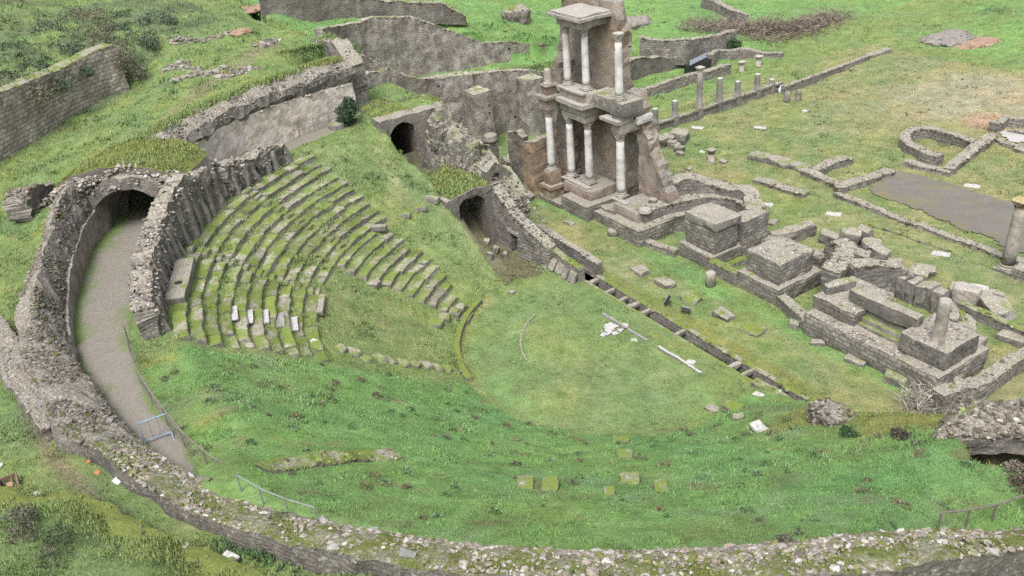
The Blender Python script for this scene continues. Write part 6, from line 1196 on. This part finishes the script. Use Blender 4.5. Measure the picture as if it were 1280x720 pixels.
# ------------------------------------------------------------------ bushes, brush pile and earth heaps
def leafy(mbV, mbC, c, rad, n, size, col, seed, shell=.5):
    rng = np.random.default_rng(seed); d = rng.normal(0, 1, (n, 3)); d /= np.linalg.norm(d, axis=1)[:, None]; k = 1+.45*fbm(d*1.7+seed, 1., 3, seed)*1.6
    P = np.array(c)+d*np.array(rad)*(k*(shell+(1-shell)*rng.uniform(0, 1, n)**.5))[:, None]; P = P[P[:, 2] > HL(P[:, 0], P[:, 1])-.05]; n = len(P)
    a = rng.normal(0, 1, (n, 3)); a /= np.linalg.norm(a, axis=1)[:, None]; b = np.cross(a, rng.normal(0, 1, (n, 3))); b /= np.linalg.norm(b, axis=1)[:, None]
    s = size*rng.uniform(.5, 1.4, n)[:, None]; mbV.append(np.stack([P-b*s*.45, P+b*s*.45, P+a*s], 1).reshape(-1, 3))
    mbC.append(np.repeat(np.array(col)*rng.uniform(.55, 1.5, (n, 1))*(1+.25*vnoise(P*2.5, seed))[:, None], 3, 0))
def bush(x, y, lumps, n, size, col, lab, seed, name='bush', trunk=True, cat='bush', grp=None, zoff=0.):
    b = drop(x, y); p = thing(name, b, lab, cat, grp); V = []; C = []
    for i, (dx, dy, dz, r) in enumerate(lumps): leafy(V, C, b+np.array((dx, dy, dz+zoff)), (r, r, r*.85), n//len(lumps), size, col, seed+i)
    o = big_tris('foliage', M['leaf'], np.concatenate(V)-b, np.concatenate(C)); o.parent = p
    mb = MB(); rng = np.random.default_rng(seed)
    for k in range(5): t = rng.uniform(0, 6.28); l = lumps[k % len(lumps)]; tube(mb, [b-np.array((0, 0, .2)), b+np.array((math.cos(t)*.2, math.sin(t)*.2, .3 if name == 'bush' else .06)), b+np.array((l[0], l[1], max(.05, l[2])))], .03 if name == 'bush' else .012, 5)
    mb.build('stem', M['branch'], p); return p
bush(437, 156, [(0, 0, .6, .6), (.45, .2, 1.25, .45), (-.5, -.1, .95, .45), (.1, -.45, .5, .5), (.05, .2, 1.6, .4), (-.3, .4, 1.2, .4), (.5, -.3, .7, .4)], 4200, .12, (.045, .072, .04), 'round dark evergreen shrub beside the fenced walk', 401)
bush(911, 60, [(0, 0, .5, .8), (.7, .4, .4, .6), (-.6, -.3, .4, .6)], 1800, .16, (.05, .10, .035), 'green bush growing on the wall right of the sheet roof', 411)
SH = [(40, 80), (75, 62), (110, 45), (145, 35), (170, 48), (130, 68), (95, 85), (60, 100), (30, 110), (15, 60), (60, 35), (100, 22), (150, 20), (195, 22), (150, 85) , (10, 95)]
SHL = ['lowest at the left edge', 'upper left', 'centre of the bank', 'near the wall top', 'closest to the wall end', 'above the wall middle', 'just above the wall crest', 'left above the wall crest', 'at the left wall crest', 'far left, high up', 'high on the bank, left', 'high on the bank, middle', 'high on the bank, right', 'beside the earth patch', 'behind the wall end', 'left margin of the bank']
for k, ((x, y), s) in enumerate(zip(SH, SHL)):
    r = .6+.25*(k % 3); bush(x, y, [(0, 0, -.1, r), (r*1.2, .5, -.15, r*.8), (-r*1.2, -.4, -.1, r*.9), (r*.4, -r*1.2, -.15, r*.7), (-r*.5, r*1.4, -.1, r*.8), (r*2, r*.9, -.2, r*.6), (-r*2.1, .2, -.2, r*.6)], 2200, .13, ((.075, .105, .062), (.095, .12, .08), (.12, .115, .08))[k % 3], 'low %s bramble clump on the upper left bank, %s' % (('dark', 'greyish', 'brownish')[k % 3], s), 420+k*7, 'bramble', grp='brambles on the upper left bank', cat='shrub')
for k, (x, y, s, c, lab) in enumerate(((1060, 545, .35, (.05, .09, .04), 'small green weed tuft on the mound slope'), (1125, 548, .35, (.07, .065, .05), 'brownish weed tuft on the mound slope'), (985, 690, .4, (.10, .10, .075), 'grey-green tuft on the ring wall'), (1270, 592, .35, (.2, .18, .14), 'dry grey tuft at the mouth of the right hollow'), (1278, 612, .4, (.1, .09, .065), 'brown shrub beside the right handrail'), (330, 690, .45, (.06, .11, .04), 'leafy plant at the foot of the ring wall'), (345, 665, .5, (.045, .08, .035), 'dark weeds against the ring wall face'), (60, 690, .7, (.07, .09, .05), 'weedy clump on the lower left terrace'), (20, 665, .7, (.1, .09, .07), 'dry weedy clump at the left edge of the terrace'), (650, 205, .5, (.03, .06, .025), 'ivy on the pier left of the stage front'), (632, 232, .5, (.03, .055, .025), 'ivy on the pier under the drum'), (615, 228, .5, (.12, .16, .03), 'yellow-green plant on the passage rubble'), (1245, 15, 1.2, (.05, .09, .035), 'dark bush in the far meadow at the right'))):
    bush(x, y, [(0, 0, .1, s), (s*.8, .1, .05, s*.7), (-s*.7, s*.4, .05, s*.6)], 1500, .065, c, lab, 600+k*5, 'weed_clump', cat='plant', grp=None)
V = []; C = []; rs_ = np.random.default_rng(77)
for k in range(130):
    a_ = rs_.uniform(84, 176); r_ = rs_.uniform(9.6, 25.); q = pol(r_, a_); q[2] = float(HL(q[0], q[1])); s_ = rs_.uniform(.12, .34)
    leafy(V, C, q+np.array((0, 0, .02)), (s_, s_*rs_.uniform(.6, 1.2), s_*.45), int(120*s_/.25), .07, ((.07, .12, .055), (.10, .11, .07), (.13, .10, .07), (.12, .17, .10), (.09, .14, .06))[k % 5], 900+k)
o = big_tris('tussocks', M['leaf'], np.concatenate(V), np.concatenate(C)); tag(o, 'scattered low brown and dark green tussocks on the near slope', 'tussocks', kind='stuff')
def twigs(name, pts, rad, n, ln, lab, seed, col=(.2, .165, .135), cat='brush', up=.2):
    rng = np.random.default_rng(seed); V = []; C = []
    t = rng.uniform(0, len(pts)-1, n); Q = [drop(x, y) for x, y in pts]; P = np.stack([np.interp(t, np.arange(len(Q)), [q[i] for q in Q]) for i in range(3)], -1); o = rng.normal(0, 1, (n, 3))*np.array(rad)*.5; P[:, :2] += o[:, :2]; P[:, 2] = HL(P[:, 0], P[:, 1])+np.abs(o[:, 2])
    d = rng.normal(0, 1, (n, 3)); d[:, 2] = np.abs(d[:, 2])*.4+up; d /= np.linalg.norm(d, axis=1)[:, None]; e = np.cross(d, rng.normal(0, 1, (n, 3))); e /= np.linalg.norm(e, axis=1)[:, None]; L = (ln*rng.uniform(.5, 1.4, n))[:, None]; w = .018*(ln/.6)
    V = np.stack([P-e*w, P+e*w, P+d*L], 1).reshape(-1, 3); C = np.repeat(np.array(col)*rng.uniform(.5, 1.5, (n, 1)), 3, 0)
    o = big_tris(name, M['leaf'], V, C); return tag(o, lab, cat)
twigs('brush_pile', [(862, 36), (900, 34), (935, 42), (960, 38), (985, 42), (1005, 36), (1025, 30), (1045, 22)], (2.0, 2.4, .8), 6500, 1.0, 'long pile of cut brown brushwood on the far grass', 701)
twigs('thorn_bush', [(1138, 514), (1158, 508), (1180, 510), (1200, 514)], (.9, .6, .8), 2000, .6, 'dry grey thorn bush in front of the stage block corner', 702, (.33, .30, .26), 'bush', .5)
for (x, y, rad, mat, lab, sd) in ((1190, 47, (2.2, 3.6, .3), 'grey_earth', 'grey heap of earth in the far right meadow', 711), (1232, 50, (1.8, 4.2, .22), 'red_earth', 'reddish heap of earth in the far right meadow', 712), (645, 26, (1.0, 1.5, 1.3), 'rubble_moss', 'stump of ruin on the grass bank above the middle wall', 713), (300, 40, (.8, .8, .15), 'red_earth', 'bare reddish earth scar on the left slope', 714), (320, 10, (1.6, 2.4, .12), 'red_earth', 'bare sandy patch by the upper terrace wall', 715), (790, 30, (1.6, 2.5, .8), 'grey_earth', 'overgrown brown hump behind the ruin top', 716)):
    b = drop(x, y); mb = MB(); rubble_mass(mb, b, rad, .25, sd); o = mb.build('earth_heap' if 'earth' in mat else 'ruin_stump', M[mat], None, True); tag(o, lab, 'heap' if 'earth' in mat else 'ruin')
pxw('field_wall', 'dark_stone', [(880, 8, 2.2, -4), (905, 17, 1.9, 6), (925, 28, 1.7, 16), (936, 29, 1.6, 18)], .9, 'low dark rubble wall at the top of the far grass', 331, ragged=.2)
q = at(418, 122, 7.9); mb = MB(); V, F = CUBE[2]; mb.add(V*np.array((.05, .9, .5))+q+np.array((0, .6, .5)), F); o = mb.build('green_netting', M['teal']); tag(o, 'small dark green netting panel behind the evergreen shrub', 'netting')
for (x, y, s, lab) in ((402, 150, .6, 'low square stone left of the evergreen shrub'), (424, 160, .9, 'grey stone block at the foot of the evergreen shrub'), (463, 127, .3, 'little white stone on the fenced lawn')):
    b = at(x, y, PZ); o = block(MB(), b-np.array((0, 0, .05)), (s, s*1.5, s*.6), (0, 0, .3), .04, .2, 4).build('walk_stone', M['grey_stone']); tag(o, lab, 'stone')
# ------------------------------------------------------------------ daylight under a white overcast sky
W = bpy.data.worlds.new('World'); S.world = W; W.use_nodes = True; nt = W.node_tree
bg = nt.nodes['Background']; sk = nt.nodes.new('ShaderNodeTexSky'); sk.sky_type = 'NISHITA'; sk.sun_disc = False
SUN_EL, SUN_AZ = math.radians(60), math.radians(140)   # azimuth from +v towards +u
sk.sun_elevation = SUN_EL; sk.sun_rotation = SUN_AZ; sk.air_density = 1.0; sk.dust_density = 4.0; sk.ozone_density = 1.0
hs = nt.nodes.new('ShaderNodeHueSaturation'); hs.inputs['Saturation'].default_value = .35; nt.links.new(sk.outputs[0], hs.inputs['Color']); nt.links.new(hs.outputs[0], bg.inputs[0]); bg.inputs[1].default_value = .115
L = bpy.data.lights.new('sun', 'SUN'); L.energy = 1.5; L.angle = math.radians(25); L.color = (1, .97, .93)
lo = bpy.data.objects.new('sun', L); COL.objects.link(lo)
from mathutils import Vector, Matrix
sd = Vector((math.sin(SUN_AZ)*math.cos(SUN_EL), math.cos(SUN_AZ)*math.cos(SUN_EL), math.sin(SUN_EL)))
lo.rotation_euler = (-sd).to_track_quat('-Z', 'Y').to_euler(); lo.location = (0, 0, 60)
cam = bpy.data.cameras.new('camera'); co = bpy.data.objects.new('camera', cam); COL.objects.link(co); S.camera = co
cam.sensor_width = 36; cam.lens = FPX/1280*36; cam.clip_start = .5; cam.clip_end = 1500
Rm = Matrix(((AR[0], AU[0], -AF[0]), (AR[1], AU[1], -AF[1]), (AR[2], AU[2], -AF[2]))); co.matrix_world = Matrix.Translation(Vector(CAMP))@Rm.to_4x4()
S.view_settings.view_transform = 'Standard'; S.view_settings.look = 'None'; S.view_settings.gamma = 1; S.view_settings.exposure = 1.24; S.view_settings.use_curve_mapping = False
S.render.engine = 'CYCLES'; S.cycles.use_denoising = False; S.cycles.max_bounces = 4; S.cycles.diffuse_bounces = 3; S.render.film_transparent = False
for o in bpy.data.objects:
    if '_o' in o: del o['_o']
